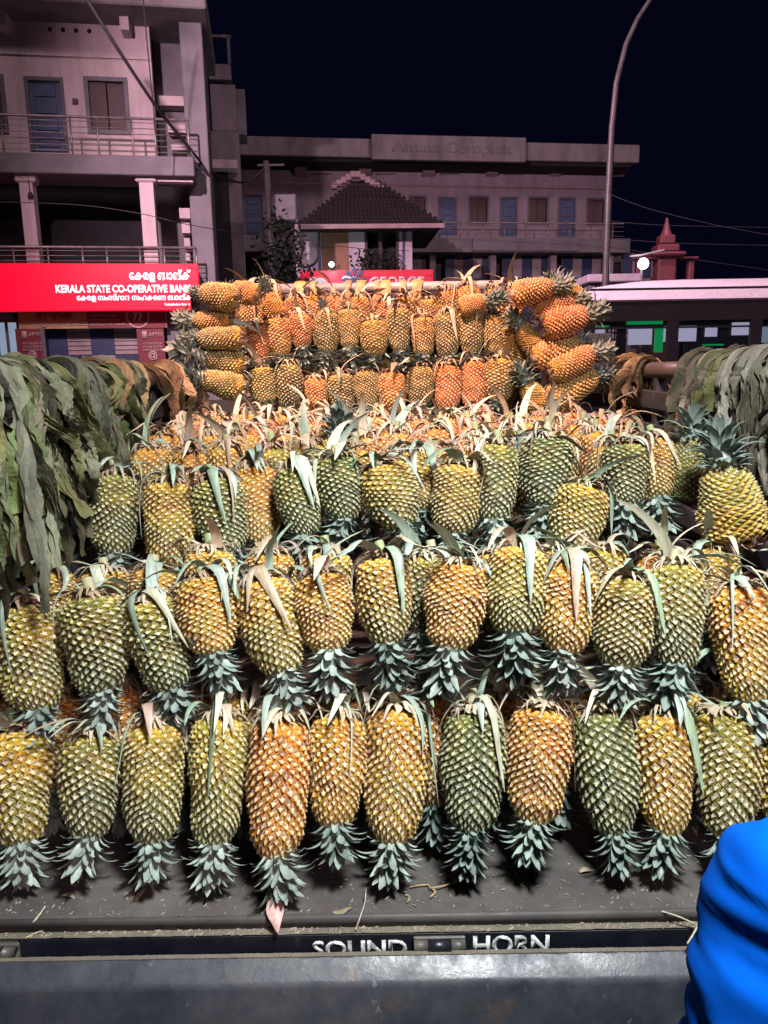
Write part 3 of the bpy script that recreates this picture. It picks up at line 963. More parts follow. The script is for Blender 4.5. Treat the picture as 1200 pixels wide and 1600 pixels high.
for yy in (0, W - .06):
    MB().box(0, L, yy, yy + .06, .95, z_s).build('belt_panel', M['bus_dark'], bus)
    MB().box(0, L, yy - .004, yy + .064, .38, .948).build('skirt_panel', M['bus_roof'], bus)
    for k in range(9):
        x = .0 + k * (L - .16) / 8
        MB().box(x, x + .16, yy + .002, yy + .058, z_s, zb_(500)).build('window_pillar', M['bus_dark'], bus)
    for k in range(8):
        x = .16 + k * (L - .16) / 8
        gl = MB().box(x, x + (L - .16) / 8 - .16, yy + .025, yy + .035, z_s, zb_(500)).build('window', M['glass'] if yy == 0 else M['glass'], bus)
        MB().box(x, x + (L - .16) / 8 - .16, yy + .015, yy + .045, zb_(512), zb_(509)).build('window_rail', M['bus_dark'], gl)
MB().box(0, .06, .06, W - .06, .38, z_gut).build('end_panel', M['bus_dark'], bus)
MB().box(L - .06, L, .06, W - .06, .38, z_gut).build('end_panel', M['bus_dark'], bus)
MB().box(.1, L - .1, .07, W - .07, .8, .86).build('floor', M['bus_dark'], bus)
MB().box(.1, L - .1, .07, W - .07, z_gut - .05, z_gut - .004).build('ceiling', M['bus_dark'], bus)
# lit panes on the far side, green strips over them
for (x0, x1, y0, y1, mt) in ((.55, .95, 512, 552, 'lit_bus'), (1.35, 1.75, 512, 545, 'lit_bus'), (1.95, 2.5, 511, 540, 'lit_bus'), (2.65, 2.85, 512, 532, 'lit_bus'), (3.1, 3.5, 506, 530, 'lit_bus'), (3.6, 4.4, 512, 545, 'lit_window')):
    k = MB().box(x0, x1, W - .10, W - .075, zb_(y1) + .1, zb_(y0) + .1).build('lit_pane', M[mt], bus)
for (x0, x1, y0, y1) in ((.5, 1.0, 508, 511), (.7, .95, 556, 562), (1.3, 1.9, 499, 507), (1.78, 1.92, 515, 560), (3.0, 3.5, 486, 496), (2.6, 2.95, 546, 549)):
    MB().box(x0, x1, W - .16, W - .13, zb_(y1) + .1, zb_(y0) + .1).build('green_light', M['lit_green'], bus)
for k in range(9):
    x = .5 + k * 1.0
    for yy in (.35, 1.5):
        st = MB().box(x, x + .12, yy, yy + .7, 1.0, 1.62, .04).build('seat', M['bus_seat'], bus)
        MB().box(x - .4, x, yy, yy + .7, .98, 1.1, .03).build('seat_cushion', M['bus_seat'], st)
for x in (1.6, L - 2.0):
    for yy in (.02, W - .27):
        wh = MB().tube([(x, yy, .48), (x, yy + .25, .48)], .48, 24).build('wheel', M['rubber'], bus)
        MB().tube([(x, yy - .012, .48), (x, yy + .262, .48)], .25, 16).build('rim', M['pole'], wh)

# ------------------------------------------------------------------ the mini truck
TX = .087                       # truck centre line
BZ = .75                        # bed floor
HW = .86                        # half width inside
truck = thing('pickup_truck', 'dark mini truck seen from behind with tailgate down and slatted sides', 'truck', (TX, 1.2, 0))
TY = 1.2
def tb(name, mat, x0, x1, y0, y1, z0, z1, bev=0.0, parent=None):
    return bxo(name, M[mat], parent or truck, x0, x1, y0 - TY, y1 - TY, z0, z1, bev)
# bed floor with a rolled rear ridge and shallow dents
def bedf(u, v):
    x = -HW + 2 * HW * u
    y = 1.236 + (3.2 - 1.236) * v ** 1.6
    z = BZ + .0025 * mnoise.noise(Vector((x * 5, y * 5, 0))) + .001 * mnoise.noise(Vector((x * 22, y * 22, 3)))
    return (x, y - TY, z)
MB().grid(bedf, 90, 60).build('bed_floor', M['bed'], truck, True)
tb('bed_subframe', 'bed', -HW, HW, 1.25, 3.2, .66, BZ - .012)
MB().prism([(1.226 - TY, BZ - .014), (1.226 - TY, BZ + .003), (1.229 - TY, BZ + .007), (1.234 - TY, BZ + .007), (1.240 - TY, BZ + .001), (1.240 - TY, BZ - .014)], -HW, HW).build('bed_ridge', M['bed'], truck, True)
def ledgef(u, v):
    x = -HW + 2 * HW * u
    return (x, 1.2115 - TY + .0165 * v, BZ - .015 + .0016 * mnoise.noise(Vector((x * 40, v * 3, 1))) + .001 * mnoise.noise(Vector((x * 130, v * 6, 2))))
MB().grid(ledgef, 240, 6).build('rear_ledge', M['ledge'], truck, True)
sill = tb('rear_sill', 'sill', -HW + .10, HW - .10, 1.2125, 1.25, .60, BZ - .0165, .003)
tb('rear_sill_end', 'hinge', -HW, -HW + .098, 1.2135, 1.25, .60, BZ - .018)
tb('rear_sill_end', 'hinge', HW - .098, HW, 1.2135, 1.25, .60, BZ - .018)
def sill_x(px): return P(px, 1480, 1.2125).x - TX
text('SOUND', 'letter', sill, sill_x(488), sill_x(636), .682, P(560, 1469, 1.2125).z, 1.2118 - TY, .028, 'lettering', .0012)
text('HORN', 'letter', sill, sill_x(739), sill_x(858), .684, P(800, 1461, 1.2125).z, 1.2118 - TY, .028, 'lettering', .0012)
for hx in (0.0, -HW + .055, HW - .055):
    w = .047
    if hx == 0:
        hp = tb('hinge', 'hinge', hx - w, hx + w, 1.206, 1.2122, .66, BZ - .022, .002)
    else:
        hp = tb('hinge', 'hinge', hx - w, hx + w, 1.206, 1.2132, .66, BZ - .022, .002)
    MB().tube([(hx - .020, 1.199 - TY, .716), (hx + .020, 1.199 - TY, .716)], .0115, 14).build('hinge_barrel', M['sill'] if hx == 0 else M['hinge'], hp, True)
    MB().tube([(hx - .046, 1.200 - TY, .716), (hx - .021, 1.200 - TY, .716)], .0095, 12).build('hinge_knuckle', M['hinge'], hp, True)
    MB().tube([(hx + .021, 1.200 - TY, .716), (hx + .046, 1.200 - TY, .716)], .0095, 12).build('hinge_knuckle', M['hinge'], hp, True)
# tailgate hanging open: sloped flange, then the panel
prof = [(1.193, .7085), (1.190, .7110), (1.184, .7105), (1.180, .7075), (1.1545, .6905), (1.149, .685), (1.146, .678), (1.125, .56), (1.10, .36), (1.118, .355), (1.143, .56), (1.165, .68), (1.185, .70)]
mb = MB()
nx = 120
n = len(prof)
ring0 = []
for i in range(nx + 1):
    x = -HW - .02 + (2 * HW + .04) * i / nx
    for k, (y, z) in enumerate(prof):
        dn = .0012 * mnoise.noise(Vector((x * 6, k * .7, 0))) + (.0012 * mnoise.noise(Vector((x * 45, k * 3, 5))) if k < 4 else 0)
        ring0.append((x, y - TY + dn, z + dn))
fs = []
for i in range(nx):
    for k in range(n):
        k2 = (k + 1) % n
        fs.append((i * n + k, i * n + k2, (i + 1) * n + k2, (i + 1) * n + k))
mb.add(ring0, fs)
tg = mb.build('tailgate', M['tail'], truck)
for e in tg.data.polygons: e.use_smooth = True
tg.data.set_sharp_from_angle(angle=R(28))
lipm = MB()
for k in range(160):
    x = -HW - .02 + (2 * HW + .04) * k / 160
    j = rng.uniform(-.0008, .0008)
    lipm.box(x, x + (2 * HW + .04) / 160 - .0003, 1.1835 - TY, 1.1925 - TY, .7112 , .7125 + abs(j))
lipm.build('tailgate_lip', M['ledge'], tg)
# sides
for s in (-1, 1):
    xs = s * (HW + .025)
    nm = 'left' if s < 0 else 'right'
    for k in range(5):
        y = 1.27 + k * .48
        tb('side_post', 'slat', xs - .02, xs + .02, y - .02, y + .02, .60, 1.69, .004)
    MB().tube([(xs, 1.22 - TY, 1.715), (xs, 3.22 - TY, 1.69)], .029, 16).build('top_rail', M['pipe'], truck, True)
    for k, z in enumerate((.78, .90, 1.02, 1.135, 1.25, 1.365, 1.48, 1.595)):
        tb('side_slat', 'slat', xs - s * .022 - .008, xs - s * .022 + .008, 1.24, 3.2, z - .032, z + .032, .004)
    tb('side_sheet', 'side', xs + s * .022 - .003, xs + s * .022 + .003, 1.24, 3.2, .62, 1.60)
# headboard and cab
YH = 3.24
hz = P(640, 449, YH).z
MB().tube([(-HW, YH - TY, hz), (HW - .25, YH - TY, hz)], .022, 12).build('head_rail', M['cab'], truck, True)
for x in (-HW + .02, -.3, .2, HW - .27):
    MB().tube([(x, YH - TY, .7), (x, YH - TY, hz)], .02, 10).build('head_post', M['pipe'], truck, True)
for k in range(9):
    z = .85 + k * .12
    tb('head_slat', 'slat', -HW, HW, YH - .012, YH + .012, z - .03, z + .03, .003)
cab = MB().prism([(3.32 - TY, .45), (3.32 - TY, 1.70), (3.40 - TY, 1.80), (4.2 - TY, 1.80), (4.62 - TY, 1.15), (4.72 - TY, .95), (4.72 - TY, .45)], -.72, .72).build('cab', M['cab'], truck)
MB().box(-.55, .55, 3.312 - TY, 3.3195 - TY, 1.25, 1.62).build('rear_window', M['glass_dark'], cab)
for s in (-1, 1):
    MB().prism([(3.5 - TY, 1.2), (3.5 - TY, 1.68), (4.1 - TY, 1.68), (4.42 - TY, 1.2)], s * .7205, s * .726).build('side_window', M['glass_dark'], cab)
for y in (1.85, 4.25):
    for s in (-1, 1):
        x0, x1 = s * .52, s * .70
        wh = MB().tube([(x0, y - TY, .27), (x1, y - TY, .27)], .27, 24).build('wheel', M['rubber'], truck)
        MB().tube([(x0 - s * .004, y - TY, .27), (x1 + s * .004, y - TY, .27)], .15, 16).build('rim', M['pole'], wh)
tb('chassis', 'sill', -.35, .35, 1.3, 4.4, .40, .62)
for s in (-1, 1):
    tb('tail_lamp', 'poster_deep', s * .60 - .09, s * .60 + .09, 1.215, 1.25, .47, .56, .01)
bp_ = tb('rear_bumper', 'sill', -.7, .7, 1.235, 1.27, .40, .46, .008)
# ------------------------------------------------------------------ person in a blue shirt, back to the camera
def skin_body(name, joints, edges, mat, parent, levels=2, root=0):
    me = bpy.data.meshes.new(name)
    me.from_pydata([j[0] for j in joints], edges, [])
    o = link(name, me)
    o.modifiers.new('skin', 'SKIN')
    sv = me.skin_vertices[0].data
    for k, j in enumerate(joints):
        rr = j[1]
        sv[k].radius = rr if isinstance(rr, tuple) else (rr, rr)
        sv[k].use_root = (k == root)
    ss = o.modifiers.new('sub', 'SUBSURF')
    ss.levels = ss.render_levels = levels
    dg = bpy.context.evaluated_depsgraph_get()
    m2 = bpy.data.meshes.new_from_object(o.evaluated_get(dg))
    bpy.data.objects.remove(o)
    m2.materials.clear()
    m2.materials.append(M[mat])
    m2.shade_smooth()
    q = link(name, m2, parent)
    return q
PX, PY = .562, .66
DZ = -.103
person = thing('person', 'person in a bright blue shirt, only the shoulder and arm in view at lower right', 'person', (0, 0, 0))
J = [((PX, PY, .90), (.15, .11)), ((PX, PY + .01, 1.06), (.135, .10)), ((PX, PY, 1.22), (.15, .105)), ((PX, PY, 1.345), (.10, .075)), ((PX, PY + .01, 1.44), .05),
     ((PX, PY + .03, 1.50), .068), ((PX, PY + .035, 1.585), .088), ((PX, PY + .03, 1.66), .06),
     ((PX - .155, PY, 1.325), .052), ((PX - .205, PY - .02, 1.14), .043), ((PX - .215, PY - .02, 1.055), .038), ((PX - .12, PY + .12, 1.01), .033), ((PX - .02, PY + .22, .99), .026),
     ((PX + .155, PY, 1.325), .052), ((PX + .205, PY - .02, 1.14), .043), ((PX + .215, PY - .02, 1.055), .038), ((PX + .18, PY + .12, 1.01), .033), ((PX + .14, PY + .24, .99), .026),
     ((PX - .085, PY, .82), .085), ((PX - .095, PY + .01, .48), .055), ((PX - .10, PY, .10), .042), ((PX - .10, PY + .13, .035), .035),
     ((PX + .085, PY, .82), .085), ((PX + .095, PY + .01, .48), .055), ((PX + .10, PY, .10), .042), ((PX + .10, PY + .13, .035), .035)]
E = [(0, 1), (1, 2), (2, 3), (3, 4), (4, 5), (5, 6), (6, 7), (3, 8), (8, 9), (9, 10), (10, 11), (11, 12), (3, 13), (13, 14), (14, 15), (15, 16), (16, 17),
     (0, 18), (18, 19), (19, 20), (20, 21), (0, 22), (22, 23), (23, 24), (24, 25)]
# hands: palm and five fingers each
for wi, sgn in ((12, 1), (17, -1)):
    w = Vector(J[wi][0])
    d = Vector((.25 * sgn, 1, -.15)).normalized()
    s = Vector((sgn, 0, 0)) - d * d.dot(Vector((sgn, 0, 0)))
    s.normalize()
    pa = w + d * .06
    J.append((tuple(pa), (.034, .016))); pi = len(J) - 1; E.append((wi, pi))
    for f, (off, ln) in enumerate(((-.028, .070), (-.010, .080), (.009, .075), (.026, .060))):
        b0 = pa + d * .035 + s * off
        b1 = b0 + d * ln * .55 + Vector((0, 0, -.008))
        b2 = b1 + d * ln * .35 + Vector((0, 0, -.022))
        k = len(J)
        J += [(tuple(b0), .0095), (tuple(b1), .0085), (tuple(b2), .007)]
        E += [(pi, k), (k, k + 1), (k + 1, k + 2)]
    t0 = pa - d * .02 + s * .034
    t1 = t0 + d * .032 + s * .022 + Vector((0, 0, -.012))
    k = len(J)
    J += [(tuple(t0), .0105), (tuple(t1), .009)]
    E += [(pi, k), (k, k + 1)]
person.location.z = DZ
body = skin_body('body', J, E, 'skin', person)
# shirt: torso and two sleeves, loose, with folds
JS = [((PX, PY, .86), (.19, .145)), ((PX, PY + .01, 1.04), (.182, .140)), ((PX, PY, 1.20), (.185, .135)), ((PX, PY, 1.33), (.135, .10)), ((PX, PY + .01, 1.41), (.075, .07)),
      ((PX - .16, PY, 1.318), .080), ((PX - .208, PY - .02, 1.18), .068), ((PX - .218, PY - .02, 1.075), .072), ((PX - .225, PY - .01, 1.035), .070), ((PX - .14, PY + .11, 1.015), .056), ((PX - .08, PY + .17, 1.005), .050),
      ((PX + .16, PY, 1.318), .080), ((PX + .208, PY - .02, 1.18), .068), ((PX + .218, PY - .02, 1.075), .072), ((PX + .225, PY - .01, 1.035), .070), ((PX + .19, PY + .11, 1.015), .056), ((PX + .16, PY + .16, 1.005), .050)]
ES = [(0, 1), (1, 2), (2, 3), (3, 4), (3, 5), (5, 6), (6, 7), (7, 8), (8, 9), (9, 10), (3, 11), (11, 12), (12, 13), (13, 14), (14, 15), (15, 16)]
shirt = skin_body('shirt', JS, ES, 'shirt', person, 4)
me = shirt.data
nrm = [v.normal.copy() for v in me.vertices]
for v, n in zip(me.vertices, nrm):
    p = v.co.copy()
    a = mnoise.noise(Vector((p.x * 5, p.y * 5, p.z * 6)))
    # long slanting folds pulled from the armpit over the sleeve to the elbow
    q = p.z * 1.0 + (p.x - PX) * .55 + .05 * a
    w_ = mnoise.noise(Vector((q * 17, p.y * 3.0, 2.0)))
    ridge_ = (1 - 2.2 * abs(w_))
    w2 = mnoise.noise(Vector((q * 36 + 5, p.y * 5, p.x * 4)))
    d = .013 * ridge_ * (.55 + a) + .005 * (1 - 2 * abs(w2)) + .008 * a
    v.co = p + n * d
me.update()
JT = [((PX, PY, .92), (.165, .125)), ((PX - .088, PY, .80), .102), ((PX - .098, PY + .01, .48), .075), ((PX - .10, PY, .09), .062), ((PX + .088, PY, .80), .102), ((PX + .098, PY + .01, .48), .075), ((PX + .10, PY, .09), .062)]
skin_body('trousers', JT, [(0, 1), (1, 2), (2, 3), (0, 4), (4, 5), (5, 6)], 'trousers', person)
mb = MB()
hc = Vector((PX, PY + .022, 1.615))
mb.grid(lambda a, b: (hc.x + .098 * math.sin(math.pi * a * .62) * math.cos(2 * math.pi * b), hc.y - .012 + .108 * math.sin(math.pi * a * .62) * math.sin(2 * math.pi * b),
                      hc.z + .105 * math.cos(math.pi * a * .62) + .02 * max(0, math.sin(2 * math.pi * b)) - .02 * max(0, -math.sin(2 * math.pi * b))), 36, 72)
mb.v = [tuple(Vector(q) + (Vector(q) - hc).normalized() * .009 * mnoise.noise(Vector((q[0] * 60, q[1] * 60, q[2] * 18)))) for q in mb.v]
mb.build('hair', M['hair'], person, True)
for s in (-1, 1):
    ball((PX + s * .092, PY + .03, 1.575), .022, 10, 6, 1.4).build('ear', M['skin'], person, True)
    ball((PX + s * .032, PY + .112, 1.60), .012).build('eye', M['letter'], person, True)
MB().tube([(PX, PY + .11, 1.60), (PX, PY + .135, 1.565), (PX, PY + .11, 1.555)], [.008, .016, .01], 8).build('nose', M['skin'], person, True)
MB().tube([(PX - .025, PY + .108, 1.53), (PX, PY + .116, 1.528), (PX + .025, PY + .108, 1.53)], [.004, .007, .004], 8).build('mouth', M['poster_deep'], person, True)


# ------------------------------------------------------------------ pineapples
PR, PL = .060, .230                     # prototype radius and length; stem end at +z
T_K = np.array([0, .03, .08, .16, .28, .45, .62, .76, .86, .93, .975, 1.0])
R_K = np.array([.38, .50, .64, .77, .88, .955, .995, .995, .945, .85, .68, .10])
def radius_fn(seed):
    r = random.Random(seed)
    k = R_K * np.array([1 + r.uniform(-.05, .05) for _ in R_K])
    tt = np.linspace(0, 1, 401)
    y = np.interp(tt, T_K, k)
    ker = np.ones(25) / 25
    y2 = np.convolve(np.pad(y, 12, mode='edge'), ker, mode='valid')
    return tt, y2

def fruit_mesh(seed, na=11, nr=21, m=7):
    r = random.Random(seed)
    tt, rr = radius_fn(seed)
    p, q = np.meshgrid(np.linspace(0, 1, m + 1), np.linspace(0, 1, m + 1), indexing='ij')
    s = p - q                       # angular, -1..1
    w = 1 - p - q                   # axial, +1 towards the stem end
    D = np.maximum(np.abs(s) + np.abs(w), 1e-4)
    # raised eye: rises towards the crown side, star shaped pale bract with a long tip
    dome = np.clip(1 - D ** 2.4, 0, 1) ** .75
    ww = w + .06
    a = np.abs(s) / .92
    b = np.where(ww < 0, np.abs(ww) / .98, np.abs(ww) / .74)
    A = a ** .56 + b ** .56
    star = np.clip((1.06 - A) / .26, 0, 1)
    star = star * star * (3 - 2 * star)
    ridge = np.exp(-(s / .16) ** 2) * np.clip(1 - D, 0, 1) ** .5
    tip = np.exp(-(s / .20) ** 2) * np.exp(-((w + .55) / .26) ** 2)
    cup_shade = np.clip((w + .10) / .25, 0, 1) * np.clip((1.02 - D) / .22, 0, 1) + .25 * np.clip((.95 - D) / .3, 0, 1)  # brown upper half of the eye, with shadow under the neighbouring tip coloured in
    cup_shade = np.clip(cup_shade, 0, 1)
    V, F, C = [], [], []
    quads = [(i * (m + 1) + j, i * (m + 1) + j + 1, (i + 1) * (m + 1) + j + 1, (i + 1) * (m + 1) + j) for i in range(m) for j in range(m)]
    tw = .9 * (1 if seed % 2 else -1)
    bnd = r.uniform(-.05, .05)
    # cells get smaller towards both ends
    def warp(x):
        return x + .05 * np.sin(2 * np.pi * x) / (2 * np.pi) * -1.0
    base = 0
    for j in range(0, nr + 1):
        for i in range(na):
            th0 = 2 * np.pi * (i + .5 * (j % 2)) / na
            tc = j / nr
            th = th0 + s * np.pi / na
            t = tc + w / nr
            t = np.clip(t, 0, 1)
            th = th + tw * t * 1.0
            ph = seed * 1.7
            dth = .045 * np.sin(3 * th + 9 * t + ph) + .03 * np.sin(5 * th - 23 * t + 2 * ph)
            dtt = .010 * np.sin(2 * th + 14 * t + ph) + .007 * np.sin(5 * th + 19 * t - ph)
            edge = np.clip(np.minimum(t, 1 - t) * 12, 0, 1)
            t = np.clip(t + dtt * edge, 0, 1)
            rad = np.interp(t, tt, rr) * PR * (1 + .030 * np.sin(2 * th + 3 * t + ph) * edge + .016 * np.sin(3 * th + 11 * t) * edge)
            th = th + dth
            z = (t - .5) * PL
            # slope of the profile -> normal
            dr = (np.interp(np.clip(t + .01, 0, 1), tt, rr) - np.interp(np.clip(t - .01, 0, 1), tt, rr)) * PR / (.02 * PL)
            nl = np.sqrt(1 + dr * dr)
            nr_, nz = 1 / nl, -dr / nl
            rnd = r.random()
            amp = (.75 + .5 * r.random()) * np.clip(np.minimum(tc, 1 - tc) * 9 + .35, 0, 1)
            scale = float(np.mean(rad)) / PR
            h = amp * scale * (.0029 * dome * (1 - .55 * w) + .0024 * star + .0007 * ridge + .0042 * tip) - .0029
            sh = -.0024 * amp * scale * (tip * .9 + dome * .35)      # slide towards the crown: overhang
            R_ = rad + h * nr_
            Z = z + h * nz + sh
            bend = bnd * ((t - .5) ** 2 - .08)
            V.append(np.stack([R_ * np.cos(th) + bend, R_ * np.sin(th) + bend * .4, Z], -1).reshape(-1, 3))
            C.append(np.stack([star * (1 - .5 * np.clip((t - .84) / .16, 0, 1)), np.full_like(star, rnd), t, cup_shade * (1 - .45 * np.clip((t - .8) / .2, 0, 1))], -1).reshape(-1, 4))
            F.extend([tuple(x + base for x in f) for f in quads])
            base += (m + 1) ** 2
    V = np.concatenate(V); C = np.concatenate(C)
    me = bpy.data.meshes.new('pineapple_body')
    me.from_pydata(V.tolist(), [], F)
    at = me.attributes.new('eye', 'FLOAT_COLOR', 'POINT')
    at.data.foreach_set('color', C.astype(np.float32).ravel())
    me.materials.append(M['fruit'])
    me.shade_smooth()
    me.update()
    return me

FRUITS = [fruit_mesh(k + 3, na=(14, 13, 15, 14, 13, 15, 14, 13)[k], nr=(27, 26, 28, 26, 28, 27, 29, 26)[k]) for k in range(8)]
CORE = MB().tube([(0, 0, .012), (0, 0, -.02), (0, 0, -.06)], [.026, .022, .006], 10).mesh('crown_core', M['crown_leaf'], True)

def strip_mesh(name, path, widths, mat, up=(0, 1, 0), chan=.25, twist=0.0):
    """a leaf: strip along path, width along 'up' direction, folded along its middle"""
    path = [Vector(p) for p in path]
    vs, fs = [], []
    n = len(path)
    for i, p in enumerate(path):
        t = (path[min(i + 1, n - 1)] - path[max(i - 1, 0)]).normalized()
        side = Vector(up)
        side = (side - t * side.dot(t)).normalized()
        side = Matrix.Rotation(twist * i / n, 3, t) @ side
        nm = t.cross(side)
        w = widths[i]
        vs += [p - side * w, p - side * w * .5 + nm * w * chan * .65, p + nm * w * chan, p + side * w * .5 + nm * w * chan * .65, p + side * w]
    for i in range(n - 1):
        for k in range(4):
            fs.append((i * 5 + k, i * 5 + k + 1, i * 5 + k + 6, i * 5 + k + 5))
    return MB().add(vs, fs).mesh(name, M[mat], True)

def spline(pts, n):
    q = [Vector(p) for p in pts]
    out = []
    for k in range(n):
        x = k / (n - 1) * (len(q) - 1)
        i = min(int(x), len(q) - 2)
        f = x - i
        a, b, c, d = q[max(i - 1, 0)], q[i], q[i + 1], q[min(i + 2, len(q) - 1)]
        out.append(.5 * ((2 * b) + (c - a) * f + (2 * a - 5 * b + 4 * c - d) * f * f + (3 * b - a - 3 * c + d) * f ** 3))
    return out

def crown_leaf(length, ph0, ph1, width, seed):
    """base at origin in the xz plane, crown axis is -z; angle from axis opens from ph0 to ph1"""
    r = random.Random(seed)
    pts, x, z, n = [], 0.0, 0.0, 9
    for k in range(n):
        pts.append((x, r.uniform(-.0006, .0006), z))
        a = R(ph0 + (ph1 - ph0) * (k / (n - 1)) ** 1.3)
        x += math.sin(a) * length / (n - 1)
        z -= math.cos(a) * length / (n - 1)
    ws = [width * (1.0 - .12 * (k / (n - 1))) * (1 - (k / (n - 1)) ** 3.2) ** .75 * (.8 + .2 * min(1, k / 2)) for k in range(n)]
    ws[-1] = .0003
    return strip_mesh('leaf', pts, ws, 'crown_leaf', (0, 1, 0), -.34)
#                     len  ph0  ph1  half width
LEAFS = [[crown_leaf(0.0251, 50, 104, 0.0072, 1), crown_leaf(0.0307, 46, 98, 0.0077, 2), crown_leaf(0.0279, 58, 118, 0.0070, 3), crown_leaf(0.0428, 56, 128, 0.0063, 12)],
         [crown_leaf(0.0391, 38, 92, 0.0090, 4), crown_leaf(0.0446, 36, 84, 0.0095, 5), crown_leaf(0.0484, 44, 108, 0.0086, 6), crown_leaf(0.0614, 46, 118, 0.0077, 13)],
         [crown_leaf(0.0484, 26, 66, 0.0102, 7), crown_leaf(0.0521, 22, 56, 0.0104, 8), crown_leaf(0.0539, 30, 80, 0.0097, 9)],
         [crown_leaf(0.0484, 8, 30, 0.0095, 10), crown_leaf(0.0428, 6, 22, 0.0090, 11)]]
def crown_layout(seed, n=46):
    r = random.Random(seed)
    out = []
    for i in range(n):
        f = i / (n - 1)
        ang = i * 2.39996 + r.uniform(-.15, .15)
        cls = 0 if f < .34 else 1 if f < .66 else 2 if f < .90 else 3
        lf = r.choice(LEAFS[cls])
        hz_ = .008 - .058 * f
        rad = .024 * (1 - f) ** .6 + .003
        sc = r.uniform(.86, 1.14)
        mt = Matrix.Rotation(ang, 4, 'Z') @ Matrix.Translation((rad, 0, hz_)) @ Matrix.Rotation(R(r.uniform(-9, 9)), 4, 'Y') @ Matrix.Rotation(R(r.uniform(-12, 12)), 4, 'Z') @ Matrix.Scale(sc, 4)
        out.append((lf, mt))
    return out
CROWNS = [crown_layout(k + 20, 60 + 3 * k) for k in range(4)]
def joined_crown(lay):
    mb = MB()
    for lf, mt in lay:
        mb.add([mt @ v.co for v in lf.vertices], [tuple(p.vertices) for p in lf.polygons])
    mb.add([v.co for v in CORE.vertices], [tuple(p.vertices) for p in CORE.polygons])
    return mb.mesh('crown', M['crown_leaf'], True)
JCROWNS = [joined_crown(l) for l in CROWNS]

H2 = PL / 2
def husk_mesh(seed):
    r = random.Random(seed)
    mb = MB()
    for k in range(34):
        a = r.uniform(0, 2 * math.pi)
        ln = r.uniform(.022, .052)
        wd = r.uniform(.003, .008)
        r0 = r.uniform(.008, .03)
        q = [(r0, 0, H2 + .002), (r0 + ln * .4, 0, H2 + r.uniform(.0, .014)), (r0 + ln * .75, 0, H2 + r.uniform(-.010, .012)), (r0 + ln, r.uniform(-.012, .012), H2 + r.uniform(-.030, .004))]
        pts = spline(q, 6)
        rot = Matrix.Rotation(a, 3, 'Z')
        vs = []
        for i, p in enumerate(pts):
            w = wd * (1 - (i / 5) ** 2) + .0004
            vs += [rot @ Vector((p.x, p.y - w, p.z)), rot @ Vector((p.x, p.y, p.z + w * .4)), rot @ Vector((p.x, p.y + w, p.z))]
        mb.add(vs, [(3 * i + j, 3 * i + j + 1, 3 * i + j + 4, 3 * i + j + 3) for i in range(5) for j in range(2)])
    # stringy fibres
    for k in range(10):
        a = r.uniform(0, 2 * math.pi)
        d1 = r.uniform(.02, .05)
        c, s_ = math.cos(a), math.sin(a)
        mb.tube([(c * .01, s_ * .01, H2 + .004), (c * d1 * .7, s_ * d1 * .7, H2 + r.uniform(.004, .018)), (c * d1, s_ * d1 + r.uniform(-.01, .01), H2 + r.uniform(-.02, .01))], .0007, 3, False)
    return mb.mesh('husk', M['husk'], True)
HUSKS = [husk_mesh(k) for k in range(5)]
def stalk_mesh(seed):
    r = random.Random(seed)
    ln = r.uniform(.012, .042)
    dx, dy = r.uniform(-.006, .006), r.uniform(-.006, .006)
    return MB().tube([(0, 0, H2 - .008), (0, 0, H2 + .006), (dx, dy, H2 + ln), (dx * 1.05, dy * 1.05, H2 + ln + .001)], [.014, .0115, .0105, .0095], 12).mesh('stalk', M['stalk'], True)
STALKS = [stalk_mesh(k + 50) for k in range(5)]

def strap(seed, kind):
    r = random.Random(seed)
    k = lambda a: r.uniform(1 - a, 1 + a)
    dr = r.uniform(-.035, .035)
    z0 = H2 + .004
    if kind == 'drape':
        ln = r.uniform(.45, 1.35)
        q = [(.010, 0, z0), (.024, 0, z0 + .018 * k(.5)), (.047, dr * .2, z0 + .014 * k(.6)), (.066, dr * .45, z0 - .018), (.0725, dr * .8, z0 - .018 - .055 * ln), (.071 + .012 * r.random(), dr * 1.3, z0 - .02 - .115 * ln)]
    elif kind == 'short':
        q = [(.010, 0, z0), (.026, 0, z0 + .012), (.045, dr * .3, z0 + .008), (.060, dr * .6, z0 - .012), (.067, dr, z0 - .040)]
    elif kind == 'spike':
        e = r.uniform(.6, 1.3)
        q = [(.008, 0, z0), (.018, 0, z0 + .035 * e), (.042, dr * .5, z0 + .075 * e), (.080, dr, z0 + .105 * e), (.115, dr * 1.6, z0 + .120 * e)]
    elif kind == 'flat':
        q = [(.010, 0, z0), (.035, 0, z0 + .016), (.075, dr * .5, z0 + .022 * k(.6)), (.115, dr, z0 + .010 * k(.9)), (.155, dr * 1.8, z0 - .012)]
    else:   # curl
        q = [(.010, 0, z0), (.030, 0, z0 + .030), (.060, dr * .5, z0 + .030), (.078, dr, z0 + .002), (.086, dr * 1.5, z0 - .035)]
    pts = spline(q, 11)
    w0 = r.choice((.003, .005, .007, .009, .011, .0135)) * r.uniform(.85, 1.1)
    ws = [w0 * (1.25 - .45 * (i / 10)) * (1 - (i / 10) ** 2.6) ** .8 + .0004 for i in range(11)]
    return strip_mesh('leaf', pts, ws, 'strap_leaf', (0, 1, 0), r.uniform(.12, .35), r.uniform(-.8, .8))
STRAPS = {k: [strap(100 * i + j, k) for j in range(7)] for i, k in enumerate(('drape', 'short', 'spike', 'flat', 'curl'))}

